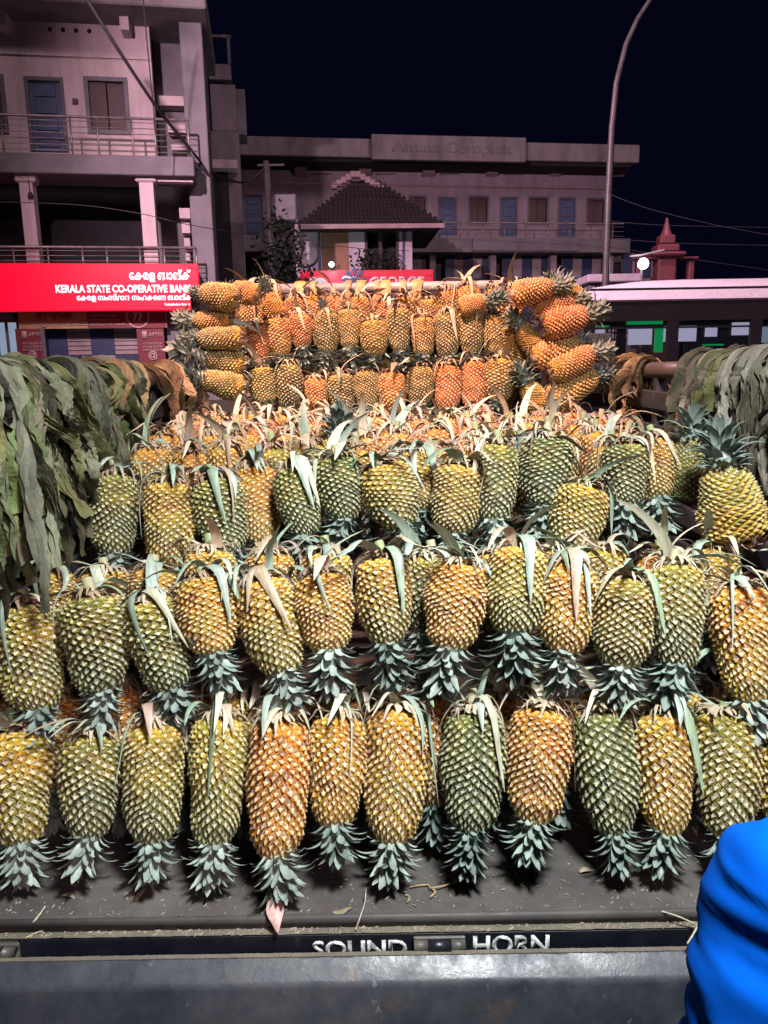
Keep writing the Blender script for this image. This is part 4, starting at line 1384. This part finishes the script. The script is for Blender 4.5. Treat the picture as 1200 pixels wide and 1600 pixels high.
LEAF_COLS = [(.28, .35, .28), (.35, .41, .33), (.23, .30, .22), (.39, .42, .31), (.44, .42, .30), (.20, .27, .17), (.32, .38, .32)]
DRY_COLS = [(.46, .40, .28), (.50, .42, .30), (.36, .27, .18), (.55, .48, .36), (.42, .30, .23)]
CROWN_COLS = [(.23, .285, .245), (.27, .32, .275), (.19, .24, .205), (.29, .335, .29)]

ORD = ['first', 'second', 'third', 'fourth', 'fifth', 'sixth', 'seventh', 'eighth', 'ninth', 'tenth', 'eleventh', 'twelfth', 'thirteenth', 'fourteenth', 'fifteenth', 'sixteenth', 'seventeenth']
def colour_word(a, b):
    m = (a + b) / 2
    if a - b > .28:
        return 'golden topped, green bottomed' if a < .75 else 'orange topped, greenish bottomed'
    return ('reddish orange' if m > .84 else 'orange' if m > .66 else 'amber' if m > .52 else 'yellow-green' if m > .36 else 'olive green' if m > .2 else 'dark green')

def build_pine(C, axis, Rr, Ll, col, label, group, near=True, crown_dir=None, straps=4, seed=0, crown=True, crown_scale=1.0, dry=.35, spin=None, husk=True, stalk=True):
    r = random.Random(seed * 7919 + 13)
    root = thing('pineapple', label, 'pineapple', group=group)
    z = axis.normalized()
    x = Vector((0, 1, 0)).cross(z)
    if x.length < .05:
        x = Vector((1, 0, 0)).cross(z)
    x.normalize()
    y = z.cross(x)
    m = Matrix((x, y, z)).transposed().to_4x4()
    sp = r.uniform(0, 2 * math.pi) if spin is None else spin
    sx, sz = Rr / PR, Ll / PL
    root.matrix_world = Matrix.Translation(C) @ m @ Matrix.Diagonal((sx, sx, sz, 1))
    body = link('body', FRUITS[r.randrange(len(FRUITS))], root)
    body.rotation_euler = (0, 0, sp)
    body.color = (col[0], col[1], col[2] if len(col) > 2 else r.uniform(.1, .45), 1)
    if husk:
        h = link('husk', r.choice(HUSKS), root)
        h.rotation_euler = (0, 0, r.uniform(0, 6.28))
        c = r.choice(DRY_COLS)
        h.color = (c[0] * .8, c[1] * .74, c[2] * .7, 1)
        if stalk:
            st = link('stalk', r.choice(STALKS), root)
            c = r.choice([(.24, .28, .13), (.32, .29, .18), (.20, .24, .12)])
            st.color = (*c, 1)
    # strap leaves round the cut stem, mostly on the viewer's side
    for k in range(straps):
        kind = r.choices(['drape', 'short', 'spike', 'flat', 'curl'], [.30, .14, .12, .24, .20])[0]
        lf = link('leaf', r.choice(STRAPS[kind]), root)
        ang = -math.pi / 2 + r.gauss(0, 1.5)           # local -y faces the camera
        if kind in ('spike', 'flat'):
            ang = r.uniform(0, 2 * math.pi)
        s_ = r.uniform(.8, 1.15)
        lf.rotation_euler = (r.uniform(-.12, .12), r.uniform(-.10, .10), ang)
        lf.scale = (1, s_, 1)
        c = r.choice(DRY_COLS if r.random() < dry else LEAF_COLS)
        j = r.uniform(.85, 1.15)
        lf.color = (c[0] * j, c[1] * j, c[2] * j, 1)
    if crown:
        cd = crown_dir if crown_dir is not None else -z
        # rotation that carries local -z to the crown direction
        q = (m.to_3x3().inverted() @ cd.normalized())
        rq = Vector((0, 0, -1)).rotation_difference(q).to_matrix().to_4x4()
        k = r.randrange(4)
        cs = crown_scale * r.uniform(.92, 1.1)
        mt = Matrix.Translation((0, 0, -H2 + .006)) @ Matrix.Diagonal((1 / sx, 1 / sx, 1 / sz, 1)) @ rq @ Matrix.Rotation(r.uniform(0, 6.28), 4, 'Z') @ Matrix.Scale(cs, 4)
        cc = r.choice(CROWN_COLS)
        if near:
            cr = link('crown', CORE, root)
            cr.color = (cc[0] * .8, cc[1] * .8, cc[2] * .8, 1)
            cr.matrix_local = mt
            for lf, lm in CROWNS[k]:
                o = link('leaf', lf, cr)
                o.matrix_local = lm
                j = r.uniform(.62, 1.25)
                o.color = (cc[0] * j, cc[1] * j, cc[2] * j, 1)
        else:
            cr = link('crown', JCROWNS[k], root)
            cr.color = (*cc, 1)
            cr.matrix_local = mt
    return root

def pine_px(top, bot, w, Yc, lean, col, label, group, **kw):
    """a fruit whose stem end is at pixel top and crown end at pixel bot, w pixels wide, at distance Yc"""
    C = P((top[0] + bot[0]) / 2, (top[1] + bot[1]) / 2, Yc)
    dz = depth_of(C)
    px = dz / FPX
    rho = math.atan2(top[0] - bot[0], bot[1] - top[1]) + ROLL * 0
    a = Vector((math.sin(rho), math.cos(rho) * math.sin(R(lean)), math.cos(rho) * math.cos(R(lean)))).normalized()
    v = (C - EYE).normalized()
    ap = (a - v * a.dot(v)).length
    ln = math.hypot(top[0] - bot[0], top[1] - bot[1]) * px
    Rr = w / 2 * px * .95
    Ll = max((ln - .66 * 2 * Rr * abs(a.dot(v))) / max(ap, .35), Rr * 2.6)
    return build_pine(C, a, Rr, Ll, col, label, group, **kw)

def row(data, Y, lean, rowname, group, seed0, crown_dir=None, **kw):
    for k, d in enumerate(data):
        top, bot, w, col = d[:4]
        ex = dict(kw)
        dy = 0
        lab = None
        if len(d) > 4:
            o = dict(d[4])
            dy = o.pop('dy', 0)
            lab = o.pop('label', None)
            ex.update(o)
        le = ex.pop('lean', lean)
        if lab is None:
            lab = '%s pineapple, %s from the left in the %s' % (colour_word(*col[:2]), ORD[k], rowname)
        cd = ex.pop('crown_dir', crown_dir)
        if cd is not None:
            cd = Vector(cd) + Vector((rng.uniform(-.45, .45), rng.uniform(-.22, .12), 0))
        pine_px(top, bot, w, Y + dy, le, col, lab, group, seed=seed0 + k, crown_dir=cd, **ex)

GA = 'pineapples in the front row'
row([((12, 1142), (42, 1316), 104, (.62, .34)),
     ((138, 1146), (145, 1308), 94, (.44, .16)),
     ((237, 1130), (243, 1314), 98, (.58, .22)),
     ((340, 1118), (340, 1318), 94, (.55, .24)),
     ((437, 1122), (432, 1336), 102, (.84, .74, .25), {'dy': -.03, 'label': 'peach orange pineapple with pink tipped crown, fifth from the left in the front row'}),
     ((530, 1116), (522, 1288), 92, (.76, .58)),
     ((622, 1106), (612, 1312), 98, (.74, .50)),
     ((745, 1112), (732, 1298), 100, (.30, .02)),
     ((852, 1106), (828, 1282), 100, (.82, .66)),
     ((945, 1110), (952, 1300), 95, (.26, .04)),
     ((1045, 1114), (1030, 1298), 95, (.66, .50)),
     ((1145, 1114), (1125, 1303), 104, (.50, .26)),
     ((1238, 1130), (1222, 1290), 100, (.62, .50), {'label': 'brownish pineapple cut by the right edge behind the blue shoulder'})],
    1.37, 26, 'front row', GA, 100, crown_dir=(0, -.42, -1), straps=7, crown_scale=.92)

# second file standing right behind the front one
dat = []
for k in range(13):
    x = -8 + 97 * k + rng.uniform(-12, 12)
    dat.append(((x, 1078 + rng.uniform(-8, 8)), (x + rng.uniform(-10, 10), 1236), 92, (rng.uniform(.5, .85), rng.uniform(.3, .6)),
                {'label': 'pineapple wedged in the gap behind the front row, %s from the left' % ORD[k]}))
dat[7] = ((668, 1086), (678, 1258), 86, (.80, .66), {'label': 'orange pineapple wedged in the gap behind the seventh and eighth of the front row', 'dy': -.05})
row(dat, 1.51, 20, '', 'pineapples wedged behind the front row', 140, straps=5)

GB = 'pineapples in the second row'
row([((28, 942), (66, 1114), 104, (.52, .30, .5)),
     ((138, 928), (164, 1084), 106, (.40, .18, .5)),
     ((234, 934), (271, 1080), 100, (.48, .10)),
     ((314, 898), (336, 1026), 96, (.70, .56)),
     ((404, 902), (445, 1056), 98, (.72, .28)),
     ((500, 893), (516, 1021), 90, (.74, .56)),
     ((598, 868), (604, 1011), 88, (.68, .36)),
     ((720, 878), (700, 1018), 96, (.76, .62)),
     ((812, 850), (800, 996), 92, (.66, .24)),
     ((893, 873), (876, 1024), 94, (.76, .58)),
     ((980, 900), (965, 1045), 100, (.50, .34, .6), {'dy': -.03}),
     ((1060, 878), (1050, 1044), 92, (.50, .14)),
     ((1165, 914), (1163, 1094), 98, (.82, .46), {'dy': -.03}),
     ((1266, 906), (1260, 1080), 96, (.6, .4), {'label': 'amber pineapple at the right end of the second row, just past the picture edge'})],
    1.47, 22, 'second row', GB, 200, crown_dir=(0, -.30, -1), straps=7)
dat = []
for k in range(13):
    x = 70 + 88 * k + rng.uniform(-12, 12)
    dat.append(((x, 858 + rng.uniform(-8, 10) + (30 if k < 3 else 0)), (x + rng.uniform(-8, 8), 990), 84, (rng.uniform(.5, .85), rng.uniform(.3, .6)),
                {'label': 'pineapple wedged in the gap behind the second row, %s from the left' % ORD[k]}))
dat[6] = ((660, 866), (664, 988), 78, (.46, .14), {'label': 'green pineapple wedged behind the seventh and eighth of the second row', 'dy': -.07})
row(dat, 1.63, 14, '', 'pineapples wedged behind the second row', 240, straps=5)

GC = 'pineapples in the third row'
row([((178, 738), (178, 871), 78, (.42, .16)),
     ((262, 750), (266, 889), 80, (.64, .42), {'dy': -.03}),
     ((332, 744), (359, 867), 84, (.40, .12), {'dy': -.02}),
     ((396, 724), (412, 854), 72, (.76, .60), {'dy': .07}),
     ((462, 724), (476, 841), 74, (.42, .10)),
     ((527, 710), (537, 818), 74, (.32, .08)),
     ((596, 728), (628, 822), 86, (.62, .22), {'dy': -.02}),
     ((655, 704), (660, 798), 76, (.66, .5), {'dy': .08}),
     ((724, 724), (704, 838), 84, (.62, .38)),
     ((780, 690), (769, 818), 74, (.46, .12)),
     ((858, 680), (847, 796), 86, (.34, .06)),
     ((918, 756), (884, 868), 88, (.58, .34), {'dy': -.08}),
     ((978, 690), (975, 794), 74, (.38, .10)),
     ((1022, 680), (1026, 786), 66, (.74, .52), {'dy': .05})],
    1.80, 16, 'third row', GC, 300, crown_dir=(0, -.22, -1), straps=7)
# two fruits standing right way up at the right end
pine_px((1066, 785), (1078, 684), 58, 1.86, 8, (.30, .42), 'green upright pineapple with crown up, left of the big yellow one', 'upright pineapples', seed=330, straps=0, husk=False)
pine_px((1150, 852), (1130, 722), 96, 1.66, 10, (.62, .40, .25), 'large yellow upright pineapple with spiky crown up at the right end', 'upright pineapples', seed=333, straps=2, crown_scale=1.3)
# rows on top of the load, seen almost edge on
for j, (Y, py, n, x0, x1) in enumerate(((1.98, 694, 13, 235, 1010), (2.16, 676, 13, 262, 985), (2.36, 664, 13, 285, 962), (2.58, 655, 12, 315, 930), (2.80, 649, 12, 335, 900))):
    dat = []
    for k in range(n):
        x = x0 + (x1 - x0) * k / (n - 1) + rng.uniform(-10, 10)
        y = py + rng.uniform(-9, 7)
        ln = .215 * FPX / (Y + .1)
        rp = rng.uniform(.62, .95) if j > 0 else rng.uniform(.5, .85)
        dat.append(((x, y), (x + rng.uniform(-14, 14), y + ln), .108 * FPX / (Y + .1), (rp, rp - rng.uniform(.1, .3)),
                    {'label': '%s pineapple top, %s from the left in %s rank behind the third row' % (colour_word(rp, rp), ORD[k], ORD[j])}))
    row(dat, Y, rng.uniform(2, 9), '', 'pineapple tops behind the third row', 400 + 20 * j, straps=5, near=False, dry=.6)
    # a few crowns lie on top
pine_px((512, 742), (524, 690), 60, 2.0, 0, (.6, .4), 'upright pineapple with dark crown sticking up amid the flat tops', 'upright pineapples', seed=480, straps=0, husk=False, near=True)

GG = 'pineapples in the lower row of the back stack'
row([((406, 573), (416, 634), 46, (.55, .35)),
     ((450, 566), (453, 640), 46, (.40, .22, .5)),
     ((494, 588), (496, 650), 38, (.86, .74)),
     ((530, 583), (538, 646), 48, (.50, .34, .5)),
     ((572, 578), (574, 640), 40, (.52, .4, .5)),
     ((612, 580), (613, 650), 46, (.88, .74)),
     ((657, 570), (656, 636), 44, (.56, .36, .5)),
     ((700, 568), (699, 645), 44, (.95, .90)),
     ((742, 562), (739, 640), 42, (.98, .92)),
     ((784, 558), (777, 630), 52, (.62, .44))],
    3.0, 10, 'lower row of the back stack', GG, 500, crown_dir=(0, -.2, -1), straps=4, near=False, dry=.7)
GH = 'pineapples in the upper row of the back stack'
row([((403, 506), (405, 568), 44, (1.0, .98)),
     ((432, 494), (439, 560), 42, (.80, .62)),
     ((469, 488), (473, 546), 38, (.96, .84)),
     ((510, 487), (510, 553), 44, (.48, .34, .5)),
     ((546, 481), (546, 548), 36, (.62, .42)),
     ((583, 499), (586, 560), 46, (.64, .44)),
     ((624, 479), (624, 552), 40, (.50, .36, .5)),
     ((661, 494), (661, 560), 38, (.72, .50)),
     ((699, 486), (699, 560), 42, (.48, .36, .6)),
     ((736, 484), (736, 555), 40, (.54, .40, .5)),
     ((770, 490), (773, 558), 38, (.60, .46)),
     ((798, 508), (808, 576), 52, (.66, .5))],
    3.05, 8, 'upper row of the back stack', GH, 540, crown_dir=(0, -.2, -1), straps=4, near=False, dry=.7)
# fruits lying on their sides at both ends of the back stack
GL = 'pineapples lying on their sides left of the back stack'
for k, (st, cr_, w, col, lab) in enumerate((
        ((374, 470), (310, 456), 44, (.56, .50), 'tan pineapple lying on its side, topmost of the left end pile'),
        ((364, 499), (300, 501), 36, (.78, .66), 'orange pineapple lying on its side, second from top of the left end pile'),
        ((382, 528), (306, 529), 38, (.58, .40), 'tan pineapple lying on its side, middle of the left end pile'),
        ((384, 574), (314, 555), 42, (.56, .36), 'tan pineapple lying on its side, second from bottom of the left end pile'),
        ((384, 610), (312, 590), 44, (.52, .38), 'tan pineapple lying on its side, lowest of the left end pile'),
        ((402, 462), (362, 452), 36, (.84, .7), 'orange pineapple half hidden atop the left end pile'))):
    pine_px(st, cr_, w, 2.92 + .03 * (k % 2), 0, col, lab, GL, seed=600 + k, straps=1, stalk=False, near=False, crown_scale=(.6, .9, .9, 1.45, 1.45, .6)[k],
            crown_dir=Vector((-1, .3 if k < 3 else -.35, .34 if k in (3, 4) else .10)))
GR = 'pineapples lying on their sides right of the back stack'
for k, (st, cr_, w, col, lab) in enumerate((
        ((797, 462), (868, 448), 42, (.82, .74), 'amber pineapple lying on its side, topmost of the right end pile'),
        ((832, 488), (900, 470), 40, (.92, .86), 'orange pineapple lying on its side, second from top of the right end pile'),
        ((848, 512), (922, 490), 48, (.98, .94), 'bright orange pineapple lying on its side, bulging from the right end pile'),
        ((830, 562), (906, 534), 46, (.84, .58), 'orange and olive pineapple lying on its side, middle of the right end pile'),
        ((858, 584), (930, 550), 46, (.66, .88), 'orange and olive pineapple lying on its side, second from bottom of the right end pile'),
        ((856, 626), (934, 586), 48, (.64, .58), 'tan pineapple lying on its side, lowest of the right end pile'))):
    pine_px(st, cr_, w, 2.90 + .03 * (k % 2), 0, col, lab, GR, seed=620 + k, straps=0, stalk=False, near=False, crown_scale=(.95, .8, .95, .8, 1.0, .9)[k],
            crown_dir=Vector((1, .1, .22)))
# loose heads and tops along the head rail
dat = []
for k in range(13):
    x = 395 + 34 * k + rng.uniform(-8, 8)
    rp = rng.uniform(.7, .98)
    yt = 463 if 455 < x < 690 else 449
    dat.append(((x, yt + rng.uniform(-4, 6)), (x + rng.uniform(-6, 6), 528), 40, (rp, rp - .2), {'label': '%s pineapple top, %s from the left along the head rail' % (colour_word(rp, rp), ORD[k])}))
row(dat, 3.16, 4, '', 'pineapple tops along the head rail', 660, straps=5, near=False, dry=.75)
for k, (st, cr_, w, Y, col, lab) in enumerate((
        ((430, 492), (420, 462), 34, 3.05, (.8, .7), 'upright pineapple crown sticking up over the left of the head rail'),
        ((512, 512), (508, 490), 32, 3.05, (.8, .7), 'upright pineapple with small dark crown above the upper row'),
        ((716, 482), (762, 470), 34, 3.02, (.8, .7), 'pineapple with pinkish crown lying atop the right of the back stack'),
        ((838, 545), (812, 508), 36, 2.96, (.7, .6), 'pineapple crown pushed out between upper row and right end pile'),
        ((845, 640), (822, 598), 40, 2.94, (.6, .5), 'dark pineapple crown below the right end pile'),
        ((905, 470), (880, 452), 36, 3.0, (.7, .6), 'spiky pineapple crown at the top right corner of the stack'))):
    pine_px(st, cr_, w, Y, 0, col, lab, 'crowns poking out of the back stack', seed=690 + k, straps=0, husk=False, near=False, crown_scale=(.75, .55, .95, 1.0, 1.0, .85)[k])
# ranks that carry the back stack
for j, (Y, py, n) in enumerate(((3.14, 560, 9),)):
    dat = []
    for k in range(n):
        x = 420 + 46 * k
        dat.append(((x, py), (x, py + 74), 46, (.7, .5), {'label': 'pineapple in shadow behind the lower row of the back stack, %s from the left' % ORD[k]}))
    row(dat, Y, 3, '', 'shadowed pineapples inside the back stack', 740, straps=2, near=False)

# ------------------------------------------------------------------ wilted banana leaves over the side rails
def banana_mesh(seed, inner, outer, width):
    """local x points into the truck, y along the rail, z up; hung over a rail of radius .03 at the origin"""
    r = random.Random(seed)
    nu, nv = 60, 20
    o1, o2, o3 = r.uniform(0, 50), r.uniform(0, 50), r.uniform(0, 50)
    total = inner + outer + .10
    lean = r.uniform(-.5, .5)
    bel = r.uniform(-.02, .04)
    tw = r.uniform(-2.6, 2.6)
    nf = r.uniform(4, 7)
    def ctr(s):
        if s < -.05:
            return -.034, s + .05
        if s > .05:
            d = s - .05
            return .034 + bel * math.sin(min(d / max(inner, .01), 1) * 2.4), -d
        a = s / .05 * math.pi / 2
        return .038 * math.sin(a), .038 * math.cos(a)
    def f(u, v):
        s = u * total - outer - .05
        x, z = ctr(s)
        d = max(0.0, abs(s) - .04)
        env = min(1, u / .12) ** .6 * min(1, (1 - u) / .6) ** .9
        env = max(env, .06)
        rag = 1 + .38 * mnoise.noise(Vector((u * 11 + o1, 7 * (v > .5), 0))) + .2 * mnoise.noise(Vector((u * 31 + o1, 7 * (v > .5), 3)))
        gather = .42 + .58 * min(1, d / .22)
        wv = (v - .5) * width * env * rag * gather
        ang = tw * min(1, d / .3) + 1.6 * mnoise.noise(Vector((u * 4.2 + o2, 1.7, 0))) * min(1, d / .1)
        cy, cx = math.cos(ang), math.sin(ang)
        y = lean * d * .7 + .05 * mnoise.noise(Vector((u * 3 + o2, 0, 0))) * min(1, d / .1)
        rid = lambda q: 1 - 2 * abs(mnoise.noise(q))
        fold = .026 * rid(Vector((u * 2.2 + o1, v * nf + o2, 0))) / gather ** .3
        fold += .015 * rid(Vector((u * 9 + o3, v * nf * 1.6 + o1, 4))) + .006 * mnoise.noise(Vector((u * 30 + o1, v * 14 + o2, 2)))
        fold -= .010
        if abs(s) < .05:
            a = s / .05 * math.pi / 2
            k = .004 + .5 * max(0, fold)
            return (x + k * math.sin(a), y + wv, z + k * math.cos(a))
        sg = 1 if s > 0 else -1
        X = x + wv * cx + fold * cy * sg
        if sg > 0: X = max(X, .03 + .3 * (X - .03) if X < .03 else X)
        return (X, y + wv * cy - fold * cx * sg, z)
    return MB().grid(f, nu, nv).mesh('banana_leaf', M['banana'], False)

BAN_G = [(.23, .24, .14), (.045, .05, .028), (.24, .23, .09), (.10, .14, .04), (.13, .115, .07), (.15, .165, .085), (.19, .20, .12), (.11, .14, .055), (.20, .19, .12), (.125, .13, .085), (.085, .09, .055), (.21, .22, .15), (.07, .07, .05)]
BAN_T = [(.26, .18, .09), (.30, .20, .09), (.22, .14, .07), (.33, .25, .13)]
BAN_R = [(.28, .25, .19), (.07, .06, .045), (.12, .11, .07), (.21, .185, .13), (.25, .22, .165), (.17, .15, .10), (.27, .25, .19), (.14, .125, .085), (.19, .17, .125)]
def drape(side, n, y0, y1, cols, inner, width, label, group, seed, lift=0.02, taper=1.0):
    r = random.Random(seed)
    xs = TX + side * (HW + .025)
    meshes = [banana_mesh(seed * 31 + k, r.uniform(*inner), r.uniform(.08, .35), r.uniform(*width)) for k in range(min(n, 11))]
    for k in range(n):
        o = link('banana_leaf', meshes[k % len(meshes)])
        f = (k + r.uniform(.1, .9)) / n
        Y = y0 + (y1 - y0) * f
        zr = 1.715 - .0125 * (Y - 1.22)
        o.location = (xs - side * r.uniform(-.005, .06), Y, zr + r.uniform(-.006, .35 * lift))
        o.rotation_euler = (r.uniform(-.30, .30), r.uniform(-.10, .10), (math.pi if side > 0 else 0) + r.uniform(-.5, .5))
        o.scale = (r.uniform(.7, 1.1), r.choice((-1, 1)) * r.uniform(.7, 1.3), r.uniform(.75, 1.1) * (1 + (taper - 1) * f))
        c = r.choice(cols)
        j = r.uniform(.45, 1.0)
        o.color = (c[0] * j, c[1] * j, c[2] * j, 1)
        lum = sum(o.color[:3]) / 3
        hue = 'yellowish' if c[0] > 1.9 * c[2] and c[1] > .8 * c[0] and lum > .09 else 'brown' if c[0] > 1.12 * c[1] else 'green' if c[1] > c[0] * 1.05 else 'olive grey'
        tone = 'pale' if lum > .125 else 'dark' if lum < .07 else 'dull'
        tag(o, '%s %s %s, %s' % (tone, hue, label, 'near half' if f < .5 else 'far half'), 'banana leaf', group)
GLAB = ['banana leaf in the %s drape over the left rail', 'green banana leaves over the left rail']
drape(-1, 78, 1.27, 1.68, BAN_G, (.26, .54), (.03, .12), GLAB[0] % 'front', GLAB[1], 5, .035, .75)
drape(-1, 64, 1.60, 2.15, BAN_G, (.20, .40), (.03, .11), GLAB[0] % 'back', GLAB[1], 6, .04, .6)
drape(-1, 16, 2.0, 2.32, BAN_T + BAN_G[:2], (.10, .20), (.05, .13), 'dry banana leaf in the tan tail of the left drape', 'tan banana leaves at the end of the left drape', 7, .03)
drape(-1, 14, 2.62, 2.95, BAN_T, (.12, .24), (.05, .13), 'dry banana leaf in the bunch beside the left end pile', 'brown banana leaves by the left end pile', 8, .02)
RLAB = ['banana leaf in the %s drape over the right rail', 'banana leaves over the right rail']
drape(1, 54, 1.45, 1.95, BAN_R, (.18, .42), (.03, .11), RLAB[0] % 'front', RLAB[1], 9, .035)
drape(1, 36, 1.90, 2.30, BAN_R + BAN_G[2:4], (.12, .30), (.03, .10), RLAB[0] % 'back', RLAB[1], 10, .03)
drape(1, 12, 2.78, 3.05, BAN_T, (.08, .20), (.05, .12), 'dry banana leaf in the bunch beside the right end pile', 'tan banana leaves by the right end pile', 11, .02)
# dry straps tied over the head rail
for k, (px, c) in enumerate(((470, (.42, .24, .06)), (490, (.34, .22, .08)), (565, (.36, .24, .08)), (590, (.36, .20, .08)), (603, (.38, .26, .09)), (630, (.40, .22, .12)), (652, (.38, .26, .09)), (545, (.34, .18, .08)))):
    q = P(px, 450, YH)
    w = .012 if k % 2 else .02
    pts = spline([(q.x, YH + .03, hz - .05), (q.x + .004, YH + .025, hz + .012), (q.x, YH - .018, hz + .026), (q.x - .004, YH - .035, hz - .03), (q.x + rng.uniform(-.02, .02), YH - .04, hz - .11)], 10)
    o = link('leaf_strap', strip_mesh('leaf_strap', pts, [w * (1 + .2 * math.sin(i * 1.7 + k)) for i in range(10)], 'strap_leaf', (1, 0, 0), .15))
    o.color = (*c, 1)
    tag(o, '%s dry leaf strap tied over the head rail, %s from the left' % ('tan' if c[0] > .335 else 'brown', ORD[[0, 1, 3, 4, 5, 6, 7, 2][k]]), 'leaf strap', 'straps on the head rail')

# ------------------------------------------------------------------ litter on the bed and ledge
def shred(pts, r, col, label):
    o = MB().tube(spline(pts, 8), r, 5).build('dry_fibre', M['strap_leaf'], None, True)
    o.color = (*col, 1)
    return tag(o, label, 'plant fibre')
def bp(px, py, dz=.004): 
    q = PZ(px, py, BZ + dz)
    return q
shred([bp(640, 1386), bp(668, 1382), bp(676, 1388, .008), bp(720, 1376), bp(723, 1374)], .0016, (.36, .25, .12), 'tan curled fibre on the bed near the centre')
shred([bp(675, 1388), bp(680, 1394), bp(672, 1402)], .0025, (.34, .24, .12), 'short tan twig joined to the curled fibre')
shred([bp(634, 1398), bp(640, 1402), bp(636, 1410)], .0016, (.34, .26, .14), 'tiny curled fibre left of the tan twig')
shred([bp(572, 1387, .03), bp(570, 1410, .012), bp(563, 1432, .012), bp(556, 1452, -.008)], .0013, (.40, .36, .28), 'pale thread hanging over the bed edge above SOUND')
shred([bp(70, 1417, .006), bp(58, 1434, .010), bp(44, 1449, -.006)], .002, (.42, .36, .26), 'pale stalk over the bed edge at the left')
shred([bp(40, 1466, -.012), bp(60, 1456, -.012), bp(92, 1450, -.012)], .0013, (.40, .33, .22), 'thin straw lying on the ledge at the left')
shred([bp(1034, 1424, .006), bp(1060, 1432, .008), bp(1095, 1448, -.006)], .0016, (.36, .34, .25), 'grey green straw on the bed at the right')
shred([bp(1090, 1447, .004), bp(1082, 1462, -.006), bp(1074, 1475, -.014)], .0022, (.36, .31, .22), 'pale stalk hanging over the sill at the right')
# pink tip under the fifth crown
o = link('dry_leaf', strip_mesh('dry_leaf', spline([bp(428, 1405, .03), bp(430, 1424, .02), bp(432, 1440, .012), bp(434, 1458, -.002)], 9), [.010, .014, .016, .0155, .013, .010, .007, .004, .0005], 'strap_leaf', (1, 0, 0), .3))
o.color = (.50, .30, .27, 1)
tag(o, 'pink and cream pointed dry leaf under the fifth front crown', 'dry leaf')
for k, (px, py, ang) in enumerate(((905, 1362, .3), (738, 1384, 1.2), (612, 1350, -.5), (520, 1425, .2), (205, 1405, .9), (95, 1395, -.4))):
    q = bp(px, py, .004)
    c, s = math.cos(ang), math.sin(ang)
    pts = [q + Vector((c * t * .035, s * t * .035, .004 * math.sin(t * 5 + k))) for t in (0, .25, .5, .75, 1)]
    o = link('leaf_scrap', strip_mesh('leaf_scrap', pts, [.003, .007, .0075, .005, .0005], 'strap_leaf', (-s, c, 0), .4))
    o.color = (.22, .18, .12, 1)
    tag(o, ['dry brown leaf scrap under the tenth crown', 'dry leaf scrap under the eighth crown', 'small leaf scrap under the seventh crown', 'small leaf scrap near the bed edge left of centre', 'leaf scrap between the second and third crowns', 'leaf scrap under the first crown'][k], 'leaf scrap', 'leaf scraps on the bed')
# fine dust, husk crumbs and chips
mb = MB()
for k in range(900):
    if rng.random() < .45:
        x, y, z = rng.uniform(-HW, HW) + TX, rng.uniform(1.213, 1.226), BZ - .0145
    else:
        x, y, z = rng.uniform(-HW, HW) + TX, 1.243 + abs(rng.gauss(0, .09)), BZ + .001
    e = rng.uniform(.0006, .0022)
    a = rng.uniform(0, 3.14)
    l = e * rng.uniform(1, 4)
    c, s = math.cos(a), math.sin(a)
    mb.add([(x - c * l - s * e, y - s * l + c * e, z), (x + c * l, y + s * l, z + e), (x + s * e, y - c * e, z), (x, y, z + e * 1.6)], [(0, 2, 3), (2, 1, 3), (1, 0, 3), (0, 1, 2)])
o = mb.build('crumbs', M['husk'])
o.color = (.30, .25, .18, 1)
o['kind'] = 'stuff'
o['label'] = 'fine dry husk crumbs scattered on the truck bed and ledge'
o['category'] = 'crumbs'

# ------------------------------------------------------------------ the lamps that light the load
# white LED work lamp hung over the tail of the truck, above the frame
vl = thing('hanging_lamp', 'white shaded lamp hung on a cord over the truck tail, above the picture', 'lamp', (.43, .38, 3.05))
MB().tube([(0, 0, .06), (0, 0, 2.6)], .006, 6).build('cord', M['wire'], vl)
MB().tube([(0, 0, .10), (0, 0, .06), (0, 0, .02), (0, 0, -.03)], [.03, .05, .12, .16], 24, False).build('shade', M['pole'], vl, True)
ball((0, 0, -.01), .045).build('bulb', M['bulb'], vl, True)
ld = bpy.data.lights.new('lamp_light', 'SPOT')
ld.energy = 560
ld.color = (.93, .98, 1.0)
ld.spot_size = R(98)
ld.spot_blend = 1.0
ld.shadow_soft_size = .20
lo = link('lamp_light', ld, vl)
lo.location = (0, 0, -.07)
lo.rotation_euler = (Vector((.13, 1.28, 1.0)) - Vector((.43, .38, 2.98))).to_track_quat('-Z', 'Y').to_euler()
# reddish street light high over the road edge
rl = thing('sodium_street_lamp', 'reddish street lamp on a tall post left of the truck, above the picture', 'street lamp', (-1.9, .4, 0))
MB().tube([(0, 0, 0), (0, 0, 5.2), (.2, .1, 5.6), (.9, .5, 5.75)], [.07, .05, .045, .04], 10).build('post', M['pole'], rl, True)
MB().box(.8, 1.35, .38, .62, 5.66, 5.78, .03).build('lamp_head', M['pole'], rl)
ld = bpy.data.lights.new('street_light', 'SPOT')
ld.energy = 3700
ld.color = (1.0, .54, .42)
ld.spot_size = R(46)
ld.spot_blend = .9
ld.shadow_soft_size = .10
lo = link('street_light', ld, rl)
lo.location = (1.1, .5, 5.62)
src = Vector((-.8, .9, 5.62))
lo.rotation_euler = (Vector((.1, 3.5, 1.9)) - src).to_track_quat('-Z', 'Y').to_euler()
